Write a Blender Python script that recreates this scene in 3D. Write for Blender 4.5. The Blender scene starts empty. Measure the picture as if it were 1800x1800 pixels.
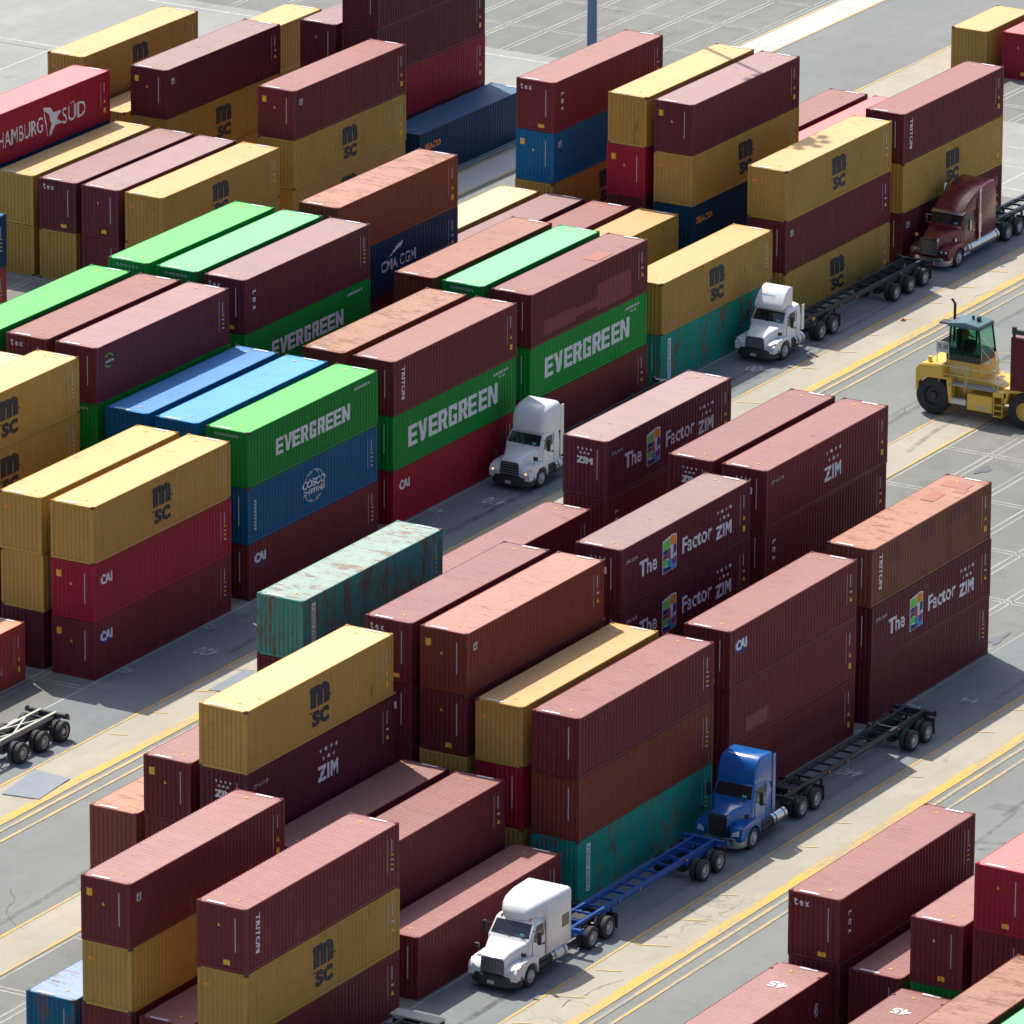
import bpy, bmesh, math, random
from mathutils import Vector, Matrix

# ------------------------------------------------------------------ camera, light, exposure
scn = bpy.context.scene
COL = scn.collection
CAM_POS = Vector((-214.36384891, -150.10657732, 129.00720579))
FWD = Vector((0.81943097, 0.48036975, -0.3126944)).normalized()
RIGHT = Vector((0.50729226, -0.86175633, 0.00553039)).normalized()
UP = RIGHT.cross(FWD).normalized()
cd = bpy.data.cameras.new('camera'); cam = bpy.data.objects.new('camera', cd); COL.objects.link(cam)
cd.sensor_width = 36.0; cd.lens = 36.0 * 14266.92 / 1800.0
cd.clip_start = 1.0; cd.clip_end = 6000.0
m = Matrix((RIGHT, UP, -FWD)).transposed().to_4x4(); m.translation = CAM_POS
cam.matrix_world = m
scn.camera = cam

SUN_DIR = Vector((0.335, 0.565, 1.0)).normalized()          # towards the sun
w = bpy.data.worlds.new('World'); scn.world = w; w.use_nodes = True
nt = w.node_tree; nt.nodes.clear()
sky = nt.nodes.new('ShaderNodeTexSky'); sky.sky_type = 'NISHITA'; sky.sun_disc = False
sky.sun_elevation = math.asin(SUN_DIR.z); sky.sun_rotation = math.atan2(SUN_DIR.x, SUN_DIR.y)
sky.air_density = 1.0; sky.dust_density = 2.5; sky.ozone_density = 1.0
bg = nt.nodes.new('ShaderNodeBackground'); bg.inputs['Strength'].default_value = 0.155
wo = nt.nodes.new('ShaderNodeOutputWorld')
nt.links.new(sky.outputs[0], bg.inputs[0]); nt.links.new(bg.outputs[0], wo.inputs[0])
sl = bpy.data.lights.new('sun', 'SUN'); sl.energy = 4.7; sl.angle = math.radians(0.5); sl.color = (1.0, 0.95, 0.86)
so = bpy.data.objects.new('sun', sl); COL.objects.link(so)
so.rotation_mode = 'QUATERNION'; so.rotation_quaternion = SUN_DIR.to_track_quat('Z', 'Y'); so.location = (150, 80, 120)
scn.view_settings.view_transform = 'Standard'; scn.view_settings.look = 'None'
scn.view_settings.gamma = 1.0; scn.view_settings.exposure = 0.32
scn.cycles.max_bounces = 6

random.seed(7)
PI = math.pi
# ------------------------------------------------------------------ helpers
class MB:
    def __init__(s): s.v = []; s.f = []; s.mi = []; s.cur = 0
    def add(s, vs, fs):
        o = len(s.v); s.v += [tuple(p) for p in vs]
        for f in fs: s.f.append([o + i for i in f]); s.mi.append(s.cur)
        return s
    def box(s, x0, x1, y0, y1, z0, z1):
        return s.add([(x0,y0,z0),(x1,y0,z0),(x1,y1,z0),(x0,y1,z0),(x0,y0,z1),(x1,y0,z1),(x1,y1,z1),(x0,y1,z1)],
                     [(0,3,2,1),(4,5,6,7),(0,1,5,4),(1,2,6,5),(2,3,7,6),(3,0,4,7)])
    def prism(s, poly, axis, a, b):
        n = len(poly)
        def P(q, t):
            return {'x': (t, q[0], q[1]), 'y': (q[0], t, q[1]), 'z': (q[0], q[1], t)}[axis]
        vs = [P(q, a) for q in poly] + [P(q, b) for q in poly]
        fs = [tuple(range(n)), tuple(range(2*n-1, n-1, -1))] + [(i, (i+1) % n, n+(i+1) % n, n+i) for i in range(n)]
        return s.add(vs, fs)
    def loft(s, rings, caps=True):
        n = len(rings[0]); vs = [p for r in rings for p in r]; fs = []
        for k in range(len(rings)-1):
            for i in range(n): fs.append((k*n+i, k*n+(i+1) % n, (k+1)*n+(i+1) % n, (k+1)*n+i))
        if caps: fs += [tuple(range(n)), tuple((len(rings)-1)*n+i for i in range(n-1, -1, -1))]
        return s.add(vs, fs)
    def tube(s, pts, r, n=8):
        pts = [Vector(p) for p in pts]; rings = []
        rr = r if isinstance(r, (list, tuple)) else [r]*len(pts)
        for i, p in enumerate(pts):
            d = (pts[min(i+1, len(pts)-1)] - pts[max(i-1, 0)]).normalized()
            a = Vector((0, 0, 1)) if abs(d.z) < .9 else Vector((1, 0, 0))
            u = d.cross(a).normalized(); v = d.cross(u)
            rings.append([tuple(p + u*rr[i]*math.cos(2*PI*k/n) + v*rr[i]*math.sin(2*PI*k/n)) for k in range(n)])
        return s.loft(rings)
    def mesh(s, name, mats=(), smooth=False, bevel=0, weld=False):
        me = bpy.data.meshes.new(name); me.from_pydata(s.v, [], s.f)
        for mm in mats: me.materials.append(mm)
        for i, p in enumerate(me.polygons): p.material_index = s.mi[i]
        bm = bmesh.new(); bm.from_mesh(me)
        bmesh.ops.recalc_face_normals(bm, faces=bm.faces)
        if bevel:
            es = [e for e in bm.edges if len(e.link_faces) == 2 and e.calc_face_angle(0) > .5]
            bmesh.ops.bevel(bm, geom=es, offset=bevel, segments=2, affect='EDGES', clamp_overlap=True)
        bm.to_mesh(me); bm.free()
        if smooth:
            for p in me.polygons: p.use_smooth = True
            try: me.set_sharp_from_angle(angle=math.radians(38))
            except Exception: pass
        return me
    def build(s, name, mats, parent=None, smooth=False, bevel=0):
        if not isinstance(mats, (list, tuple)): mats = [mats]
        return link(name, s.mesh(name, mats, smooth, bevel), parent)

def link(name, me, parent=None, loc=(0,0,0)):
    o = bpy.data.objects.new(name, me); COL.objects.link(o); o.location = loc
    if parent: o.parent = parent
    return o
def thing(name, label, cat, loc=(0,0,0), group=None):
    o = bpy.data.objects.new(name, None); COL.objects.link(o); o.location = loc; o.empty_display_size = .3
    return tag(o, label, cat, group)
def tag(o, label, cat, group=None):
    assert 4 <= len(label.split()) <= 16, label
    o['label'] = label; o['category'] = cat
    if group: o['group'] = group
    return o
def struct(o): o['kind'] = 'structure'; return o

# ------------------------------------------------------------------ materials
def mat(name, rgb, rough=.5, metal=0., spec=.5, emit=None, coat=0):
    mm = bpy.data.materials.new(name); mm.use_nodes = True
    b = mm.node_tree.nodes['Principled BSDF']
    b.inputs['Base Color'].default_value = (*rgb, 1); b.inputs['Roughness'].default_value = rough
    b.inputs['Metallic'].default_value = metal; b.inputs['Specular IOR Level'].default_value = spec
    b.inputs['Coat Weight'].default_value = coat; b.inputs['Coat Roughness'].default_value = .08
    if emit: b.inputs['Emission Color'].default_value = (*emit, 1); b.inputs['Emission Strength'].default_value = 1.
    return mm
class NT:
    def __init__(s, mm): s.t = mm.node_tree; s.b = s.t.nodes['Principled BSDF']
    def n(s, ty, **kw):
        x = s.t.nodes.new(ty)
        for k, v in kw.items(): setattr(x, k, v)
        return x
    def l(s, a, b): s.t.links.new(a, b)
    def noise(s, vec, scale, detail=4, rough=.55, dist=0):
        x = s.n('ShaderNodeTexNoise'); x.inputs['Scale'].default_value = scale; x.inputs['Detail'].default_value = detail
        x.inputs['Roughness'].default_value = rough; x.inputs['Distortion'].default_value = dist
        s.l(vec, x.inputs['Vector']); return x.outputs['Fac']
    def ramp(s, fac, a, b, c0=0., c1=1.):
        x = s.n('ShaderNodeMapRange'); x.clamp = True
        for k, v in (('From Min', a), ('From Max', b), ('To Min', c0), ('To Max', c1)): x.inputs[k].default_value = v
        s.l(fac, x.inputs['Value']); return x.outputs[0]
    def math(s, op, a, b):
        x = s.n('ShaderNodeMath', operation=op)
        for i, q in enumerate((a, b)):
            if isinstance(q, (int, float)): x.inputs[i].default_value = q
            else: s.l(q, x.inputs[i])
        return x.outputs[0]
    def mix(s, fac, a, b, mode='MIX'):
        x = s.n('ShaderNodeMix', data_type='RGBA', blend_type=mode)
        if isinstance(fac, (int, float)): x.inputs[0].default_value = fac
        else: s.l(fac, x.inputs[0])
        for i, q in ((6, a), (7, b)):
            if isinstance(q, tuple): x.inputs[i].default_value = (*q, 1)
            else: s.l(q, x.inputs[i])
        return x.outputs[2]
    def map(s, scale, out='Object'):
        tc = s.n('ShaderNodeTexCoord'); mp = s.n('ShaderNodeMapping'); mp.inputs['Scale'].default_value = scale
        s.l(tc.outputs[out], mp.inputs[0]); return mp.outputs[0]
    def objvec(s, scale):
        # object coordinates shifted by a per-object amount carried in the object's colour alpha
        tc = s.n('ShaderNodeTexCoord'); oi = s.n('ShaderNodeObjectInfo')
        k = s.math('MULTIPLY', oi.outputs['Alpha'], 300.)
        cx = s.n('ShaderNodeCombineXYZ'); s.l(k, cx.inputs[0]); s.l(k, cx.inputs[1])
        ad = s.n('ShaderNodeVectorMath', operation='ADD'); s.l(tc.outputs['Object'], ad.inputs[0]); s.l(cx.outputs[0], ad.inputs[1])
        mp = s.n('ShaderNodeMapping'); mp.inputs['Scale'].default_value = scale
        s.l(ad.outputs[0], mp.inputs[0]); return mp.outputs[0], oi.outputs['Color']

RUST = (.16, .055, .022)
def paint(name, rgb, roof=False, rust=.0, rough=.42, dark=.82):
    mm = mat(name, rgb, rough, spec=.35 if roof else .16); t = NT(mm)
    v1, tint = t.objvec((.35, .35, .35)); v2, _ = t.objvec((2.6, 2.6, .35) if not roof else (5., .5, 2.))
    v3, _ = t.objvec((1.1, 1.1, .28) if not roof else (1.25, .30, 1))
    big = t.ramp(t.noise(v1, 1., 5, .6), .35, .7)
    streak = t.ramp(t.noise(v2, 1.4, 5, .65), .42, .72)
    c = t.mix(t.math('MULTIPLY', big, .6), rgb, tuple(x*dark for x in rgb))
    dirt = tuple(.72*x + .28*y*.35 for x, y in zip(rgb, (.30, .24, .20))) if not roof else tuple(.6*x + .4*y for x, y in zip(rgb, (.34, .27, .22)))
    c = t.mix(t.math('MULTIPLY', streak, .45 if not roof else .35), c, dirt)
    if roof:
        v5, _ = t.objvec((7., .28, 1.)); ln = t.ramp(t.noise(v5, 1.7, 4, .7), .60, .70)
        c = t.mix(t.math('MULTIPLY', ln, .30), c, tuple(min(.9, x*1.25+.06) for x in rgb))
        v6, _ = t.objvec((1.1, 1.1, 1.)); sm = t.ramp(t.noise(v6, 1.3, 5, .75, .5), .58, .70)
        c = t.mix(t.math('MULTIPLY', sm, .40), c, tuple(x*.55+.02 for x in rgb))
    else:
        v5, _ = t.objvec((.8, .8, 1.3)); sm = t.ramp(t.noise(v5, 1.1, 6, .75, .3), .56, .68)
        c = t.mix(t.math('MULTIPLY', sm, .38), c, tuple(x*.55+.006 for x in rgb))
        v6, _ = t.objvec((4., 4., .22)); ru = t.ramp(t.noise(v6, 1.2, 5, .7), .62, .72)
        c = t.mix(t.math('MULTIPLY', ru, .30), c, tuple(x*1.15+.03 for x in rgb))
    sp = t.noise(v3, 6., 6, .75)
    th = .72 - rust*(.2 if not roof else .19)
    vr, _ = t.objvec((.9, .9, .25) if not roof else (1.2, .35, 1.))
    c = t.mix(t.math('MULTIPLY', t.ramp(t.math('MULTIPLY', t.math('ADD', sp, t.noise(vr, 1.3, 5, .7)), .5), th-.09, th-.04), .75), c, RUST)
    c = t.mix(1., c, tint, 'MULTIPLY')
    t.l(c, t.b.inputs['Base Color'])
    t.l(t.ramp(streak, 0, 1, rough, min(1, rough+.22)), t.b.inputs['Roughness'])
    return mm

PALETTE = {  # code: (side colour, roof colour paled by fading and painted-in sunlight, rust, words)
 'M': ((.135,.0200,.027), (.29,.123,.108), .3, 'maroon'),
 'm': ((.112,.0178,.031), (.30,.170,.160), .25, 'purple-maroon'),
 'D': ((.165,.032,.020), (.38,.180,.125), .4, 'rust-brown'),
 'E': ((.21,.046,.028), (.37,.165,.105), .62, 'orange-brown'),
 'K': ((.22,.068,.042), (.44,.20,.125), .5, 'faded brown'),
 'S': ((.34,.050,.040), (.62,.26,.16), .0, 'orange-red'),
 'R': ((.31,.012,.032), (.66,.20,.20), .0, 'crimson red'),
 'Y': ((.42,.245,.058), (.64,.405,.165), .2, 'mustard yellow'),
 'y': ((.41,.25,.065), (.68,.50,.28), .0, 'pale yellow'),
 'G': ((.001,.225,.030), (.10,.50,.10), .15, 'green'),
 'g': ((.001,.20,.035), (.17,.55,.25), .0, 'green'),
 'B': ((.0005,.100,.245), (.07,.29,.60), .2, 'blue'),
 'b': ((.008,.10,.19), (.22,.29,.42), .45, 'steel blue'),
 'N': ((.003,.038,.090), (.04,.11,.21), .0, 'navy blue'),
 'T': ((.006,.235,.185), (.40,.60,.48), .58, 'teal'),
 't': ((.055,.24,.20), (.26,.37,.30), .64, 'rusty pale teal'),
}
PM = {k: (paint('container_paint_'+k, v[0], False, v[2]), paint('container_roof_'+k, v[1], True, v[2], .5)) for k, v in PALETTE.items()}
steel = paint('casting_steel', (.10,.055,.05), False, .6, .6)
floor_m = mat('container_floor', (.09,.06,.045), .8)
white = mat('decal_white', (.62,.64,.66), .6)
dimwhite = mat('decal_dim_white', (.42,.43,.45), .6)
black = mat('decal_black', (.022,.024,.034), .6)
yellow = mat('decal_yellow', (.70,.38,.03), .6)
bluedec = mat('decal_blue', (.01,.035,.20), .6)
DEC = {'w': white, 'd': dimwhite, 'k': black, 'y': yellow, 'u': bluedec,
       'o': mat('decal_orange', (.75,.22,.02), .6), 'g': mat('decal_green', (.12,.55,.06), .6), 'l': mat('decal_light_blue', (.02,.25,.55), .6),
       'p': mat('decal_purple', (.16,.05,.22), .6), 'm': mat('decal_maroon', (.14,.02,.04), .6), 'c': mat('decal_red', (.45,.03,.05), .6),
       'M': mat('repaint_dark_maroon', (.105,.010,.022), .5), 'R': mat('repaint_red', (.17,.014,.024), .5), 'P': mat('repaint_pale', (.19,.045,.045), .55), 'Q': mat('repaint_roof', (.34,.12,.085), .6)}

# ------------------------------------------------------------------ container meshes
LEN, WID, HGT = 12.192, 2.438, 2.896
def profile(L, a, b, pitch, depth):
    """trapezoid corrugation between a and b: list of (s, inset)"""
    n = max(1, round((b-a)/pitch)); p = (b-a)/n; q = [(a, 0.)]
    for i in range(n):
        s0 = a + i*p
        q += [(s0+.13*p, 0.), (s0+.37*p, depth), (s0+.63*p, depth), (s0+.87*p, 0.)]
    q.append((b, 0.)); return q
SIDEP = profile(LEN, .17, LEN-.17, .2785, .036)
ENDP = profile(WID, .16, WID-.16, .236, .042)
def interp(prof, s):
    if s <= prof[0][0] or s >= prof[-1][0]: return 0.
    for (a, x), (b, y) in zip(prof, prof[1:]):
        if a <= s <= b: return x + (y-x)*(s-a)/max(b-a, 1e-6)
    return 0.
def container_meshes(L, H, tagn):
    R = {}
    sp = profile(L, .17, L-.17, .2785, .036); z0, z1 = .165, H-.085
    INS = .010
    b = MB()
    vs = [(s, INS+d, z0) for s, d in sp] + [(s, INS+d, z1) for s, d in sp]; n = len(sp)
    b.add(vs, [(i, i+1, n+i+1, n+i) for i in range(n-1)])
    R['side_right'] = b.mesh('side_wall'+tagn, [None])
    b = MB(); b.add([(x, WID-y, z) for x, y, z in vs], [(i, n+i, n+i+1, i+1) for i in range(n-1)])
    R['side_left'] = b.mesh('side_wall_far'+tagn, [None])
    b = MB(); n = len(ENDP)
    vs = [(.014+d, s, .16) for s, d in ENDP] + [(.014+d, s, H-.11) for s, d in ENDP]
    b.add(vs, [(i, n+i, n+i+1, i+1) for i in range(n-1)])
    R['end'] = b.mesh('end_wall'+tagn, [None])
    # door end at +X : two leaves with locking bars
    for k, (ya, yb) in enumerate(((.16, WID/2-.006), (WID/2+.006, WID-.16))):
        b = MB(); b.box(L-.09, L-.05, ya, yb, .16, H-.12)
        for zz in (.25, .75, 1.25, 1.75, 2.25):
            b.box(L-.051, L-.03, ya+.06, yb-.06, zz, zz+.28)
        for yy in (ya+.22, yb-.22):
            b.tube([(L-.015, yy, .12), (L-.015, yy, H-.08)], .017, 6)
            b.box(L-.03, L-.002, yy-.05, yy+.05, 1.0, 1.06)
        R['door%d' % k] = b.mesh('door_leaf'+tagn, [None])
    # roof : corrugated across, ribs run along Y, with flat header plates at the ends
    b = MB(); rp = profile(L, .42, L-.42, .209, -.012); zb = H-.026
    pts = [(.06, zb), (.40, zb)] + [(s, zb-d) for s, d in rp] + [(L-.40, zb), (L-.06, zb)]
    n = len(pts); ya, yb = .045, WID-.045
    b.add([(s, ya, z) for s, z in pts] + [(s, yb, z) for s, z in pts], [(i, i+1, n+i+1, n+i) for i in range(n-1)])
    R['roof'] = b.mesh('roof'+tagn, [None])
    b = MB()   # frame : posts, rails, headers
    for x in (.004, L-.154):
        for y in (.004, WID-.154): b.box(x, x+.15, y, y+.15, .119, H-.119)
    for y in (.006, WID-.066):
        b.box(.179, L-.179, y, y+.06, .012, .164)
        b.box(.179, L-.179, y, y+.06, H-.084, H-.022)
    for x in (.006, L-.086):
        b.box(x, x+.08, .163, WID-.163, .012, .158)
        b.box(x, x+.08, .163, WID-.163, H-.108, H-.024)
    R['frame'] = b.mesh('frame'+tagn, [None], bevel=.0)
    b = MB(); b.box(.1, L-.1, .068, WID-.068, .14, .158)
    for i in range(int(L/.6)): b.box(.3+i*.6, .36+i*.6, .068, WID-.068, .03, .139)
    R['floor'] = b.mesh('underfloor'+tagn, [None])
    return R
b = MB(); b.box(0, .178, 0, .162, 0, .118)
CAST = b.mesh('corner_casting', [None], bevel=.012)
CM = {'20': container_meshes(6.058, HGT, '_short'), '40': container_meshes(LEN, HGT, ''), '45': container_meshes(13.716, HGT, '_long')}

# ------------------------------------------------------------------ lettering that follows the corrugation
_tc = {}
def text_poly(text, bold):
    key = (text, bold)
    if key in _tc: return _tc[key]
    cu = bpy.data.curves.new('t', 'FONT'); cu.body = text; cu.size = 1.; cu.offset = bold; cu.resolution_u = 3
    o = bpy.data.objects.new('t', cu); COL.objects.link(o)
    dg = bpy.context.evaluated_depsgraph_get(); me = bpy.data.meshes.new_from_object(o.evaluated_get(dg))
    vs = [(v.co.x, v.co.y) for v in me.vertices]; fs = [tuple(p.vertices) for p in me.polygons]
    bpy.data.objects.remove(o); bpy.data.meshes.remove(me)
    x0 = min(v[0] for v in vs); x1 = max(v[0] for v in vs); y0 = min(v[1] for v in vs); y1 = max(v[1] for v in vs)
    _tc[key] = ([((a-x0)/(x1-x0), (c-y0)/(y1-y0)) for a, c in vs], fs); return _tc[key]
class Deco:
    """flat shapes in (s,t) metres, later laid onto a surface"""
    def __init__(s): s.parts = []; s.cuts = []
    def brk(s): s.cuts.append(len(s.parts)); return s
    def meshes(s, where):
        out = []; c = [0]+s.cuts+[len(s.parts)]
        for a, b_ in zip(c, c[1:]):
            if b_ > a: e = Deco(); e.parts = s.parts[a:b_]; out.append(e.mesh(where))
        return out
    def text(s, txt, x, z, wd, h, col='w', bold=.03, rot=0):
        vs, fs = text_poly(txt, bold)
        if rot == 0: q = [(x+a*wd, z+c*h) for a, c in vs]
        elif rot == 90: q = [(x+wd-c*wd, z+a*h) for a, c in vs]      # reads upward
        else: q = [(x+c*wd, z+h-a*h) for a, c in vs]                  # reads downward
        s.parts.append((q, fs, col)); return s
    def poly(s, pts, col='w'): s.parts.append((list(pts), [tuple(range(len(pts)))], col)); return s
    def rect(s, x0, x1, z0, z1, col='w'): return s.poly([(x0,z0),(x1,z0),(x1,z1),(x0,z1)], col)
    def ring(s, cx, cz, rx, rz, t, col='w', n=36, a0=0, a1=2*PI):
        for i in range(n):
            u, v = a0+(a1-a0)*i/n, a0+(a1-a0)*(i+1)/n
            s.poly([(cx+rx*math.cos(u), cz+rz*math.sin(u)), (cx+rx*math.cos(v), cz+rz*math.sin(v)),
                    (cx+(rx-t)*math.cos(v), cz+(rz-t)*math.sin(v)), (cx+(rx-t)*math.cos(u), cz+(rz-t)*math.sin(u))], col)
        return s
    def star(s, cx, cz, r, col='w'):
        p = [(cx+(r if i % 2 == 0 else r*.45)*math.sin(PI*i/5), cz+(r if i % 2 == 0 else r*.45)*math.cos(PI*i/5)) for i in range(10)]
        return s.poly(p, col)
    def mesh(s, where):
        bm = bmesh.new(); cols = sorted(set(p[2] for p in s.parts)); lay = 0
        layers = {}
        yl_ = .0012 if where == 'side' else .0008
        for li, (q, fs, c) in enumerate(s.parts):
            vv = [bm.verts.new((a, min(li, 9)*yl_, t)) for a, t in q]
            for f in fs:
                try: ff = bm.faces.new([vv[i] for i in f]); ff.material_index = cols.index(c)
                except ValueError: pass
        prof = {'side': SIDEP, 'end': ENDP}.get(where)
        if prof:
            x0 = min(v.co.x for v in bm.verts); x1 = max(v.co.x for v in bm.verts)
            for (sx, d) in prof:
                if x0 < sx < x1:
                    bmesh.ops.bisect_plane(bm, geom=bm.verts[:]+bm.edges[:]+bm.faces[:], plane_co=(sx, 0, 0), plane_no=(1, 0, 0), dist=1e-5)
        for v in bm.verts:
            a, t, ly = v.co.x, v.co.z, v.co.y
            if where == 'side': v.co = (a, .010+interp(SIDEP, a)-.005-ly, t)
            elif where == 'end': v.co = (.014+interp(ENDP, a)-.005-ly, WID-a, t)
            elif where == 'roof': v.co = (a, t, HGT+ly*.1)
            elif where == 'front': v.co = (-ly, -a, t)       # facing -X, a to the right as seen from the front
            elif where == 'ground': v.co = (-t, a, 0)
            elif where == 'sideflat': v.co = (a, -ly, t)
        if where in ('end', 'ground', 'front'): pass
        me = bpy.data.meshes.new('lettering')
        bmesh.ops.recalc_face_normals(bm, faces=bm.faces); bm.to_mesh(me); bm.free()
        for c in cols: me.materials.append(DEC[c])
        return me
GLY = {'E': [(0,.34,0,1),(.34,.95,0,.2),(.34,.9,.4,.6),(.34,.95,.8,1)], 'V': [[(0,1),(.34,1),(.5,.38),(.66,1),(1,1),(.68,0),(.32,0)]],
 'R': [(0,.34,0,1),(.34,.9,.82,1),(.6,.95,.56,.82),(.34,.9,.40,.56),[(.46,.40),(.78,.40),(1,0),(.66,0)]],
 'G': [(0,.34,.2,.8),(.06,.94,.8,1),(.06,.95,0,.2),(.62,.95,.2,.5),(.48,.62,.36,.5),(.62,.95,.68,.8)],
 'N': [(0,.32,0,1),(.68,1,0,1),[(.32,1),(.68,.42),(.68,0),(.32,.58)]], 'Z': [(0,1,.78,1),(0,1,0,.22),[(.60,.78),(1,.78),(.40,.22),(0,.22)]],
 'I': [(.1,.9,0,1)], 'M': [(0,.27,0,1),(.73,1,0,1),[(.27,1),(.5,.6),(.73,1),(.73,.55),(.5,.12),(.27,.55)]]}
def block(d, ch, x, z, w_, h, col='w'):
    for q in GLY[ch]:
        p = [(q[0],q[2]),(q[1],q[2]),(q[1],q[3]),(q[0],q[3])] if isinstance(q, tuple) else q
        d.poly([(x+a*w_, z+c*h) for a, c in p], col)
def msc(d):
    d.text('m', 5.28, 1.38, 1.55, 1.02, 'k', .065); d.rect(5.12, 5.50, 2.17, 2.27, 'k')
    d.text('sc', 5.36, .50, 1.42, .74, 'k', .035); d.rect(5.1, 5.4, 1.17, 1.235, 'k'); d.rect(6.72, 7.0, 1.62, 1.69, 'k')
def zimlogo(d, x, z, k=1.):
    [block(d, ch, x+o*k, z, w_*k, .66*k) for ch, o, w_ in (('Z', 0, .56), ('I', .62, .2), ('M', .88, .62))]
    for i in range(4): d.star(x+.15*k+i*.40*k, z+1.30*k, .12*k)
    for i in range(3): d.star(x+.38*k+i*.38*k, z+.94*k, .12*k)
def zblock(d, x):
    z = .62; X = lambda a: x+a; P = d.poly
    P([(X(-.04), z-.04), (X(1.22), z+.02), (X(1.22), z+1.66), (X(.9), z+1.72), (X(-.04), z+1.58)], 'w')
    P([(X(0), z+1.12), (X(.58), z+1.12), (X(.58), z+1.56), (X(0), z+1.50)], 'g')
    P([(X(.60), z+1.20), (X(1.17), z+1.20), (X(1.17), z+1.60), (X(.88), z+1.66), (X(.60), z+1.58)], 'o')
    P([(X(0), z+.86), (X(.50), z+.86), (X(.50), z+1.10), (X(0), z+1.10)], 'u')
    P([(X(.52), z+.55), (X(.66), z+.55), (X(.66), z+1.10), (X(.52), z+1.10)], 'c')
    P([(X(.68), z+.70), (X(.86), z+.80), (X(.9), z+1.18), (X(.68), z+1.18)], 'w')
    P([(X(.9), z+.62), (X(1.17), z+.80), (X(1.17), z+1.18), (X(.92), z+1.18)], 'u')
    P([(X(0), z+.62), (X(.50), z+.70), (X(.50), z+.84), (X(0), z+.84)], 'm')
    P([(X(0), z+.30), (X(.46), z+.34), (X(.42), z+.66), (X(0), z+.60)], 'g')
    P([(X(.48), z+.22), (X(.80), z+.22), (X(.80), z+.53), (X(.48), z+.53)], 'l')
    P([(X(.82), z+.22), (X(1.17), z+.22), (X(1.17), z+.60), (X(.82), z+.54)], 'p')
    P([(X(0), z), (X(.66), z+.02), (X(.66), z+.20), (X(0), z+.28)], 'u')
    P([(X(.68), z+.03), (X(1.17), z+.05), (X(1.17), z+.20), (X(.68), z+.20)], 'l')
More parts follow.
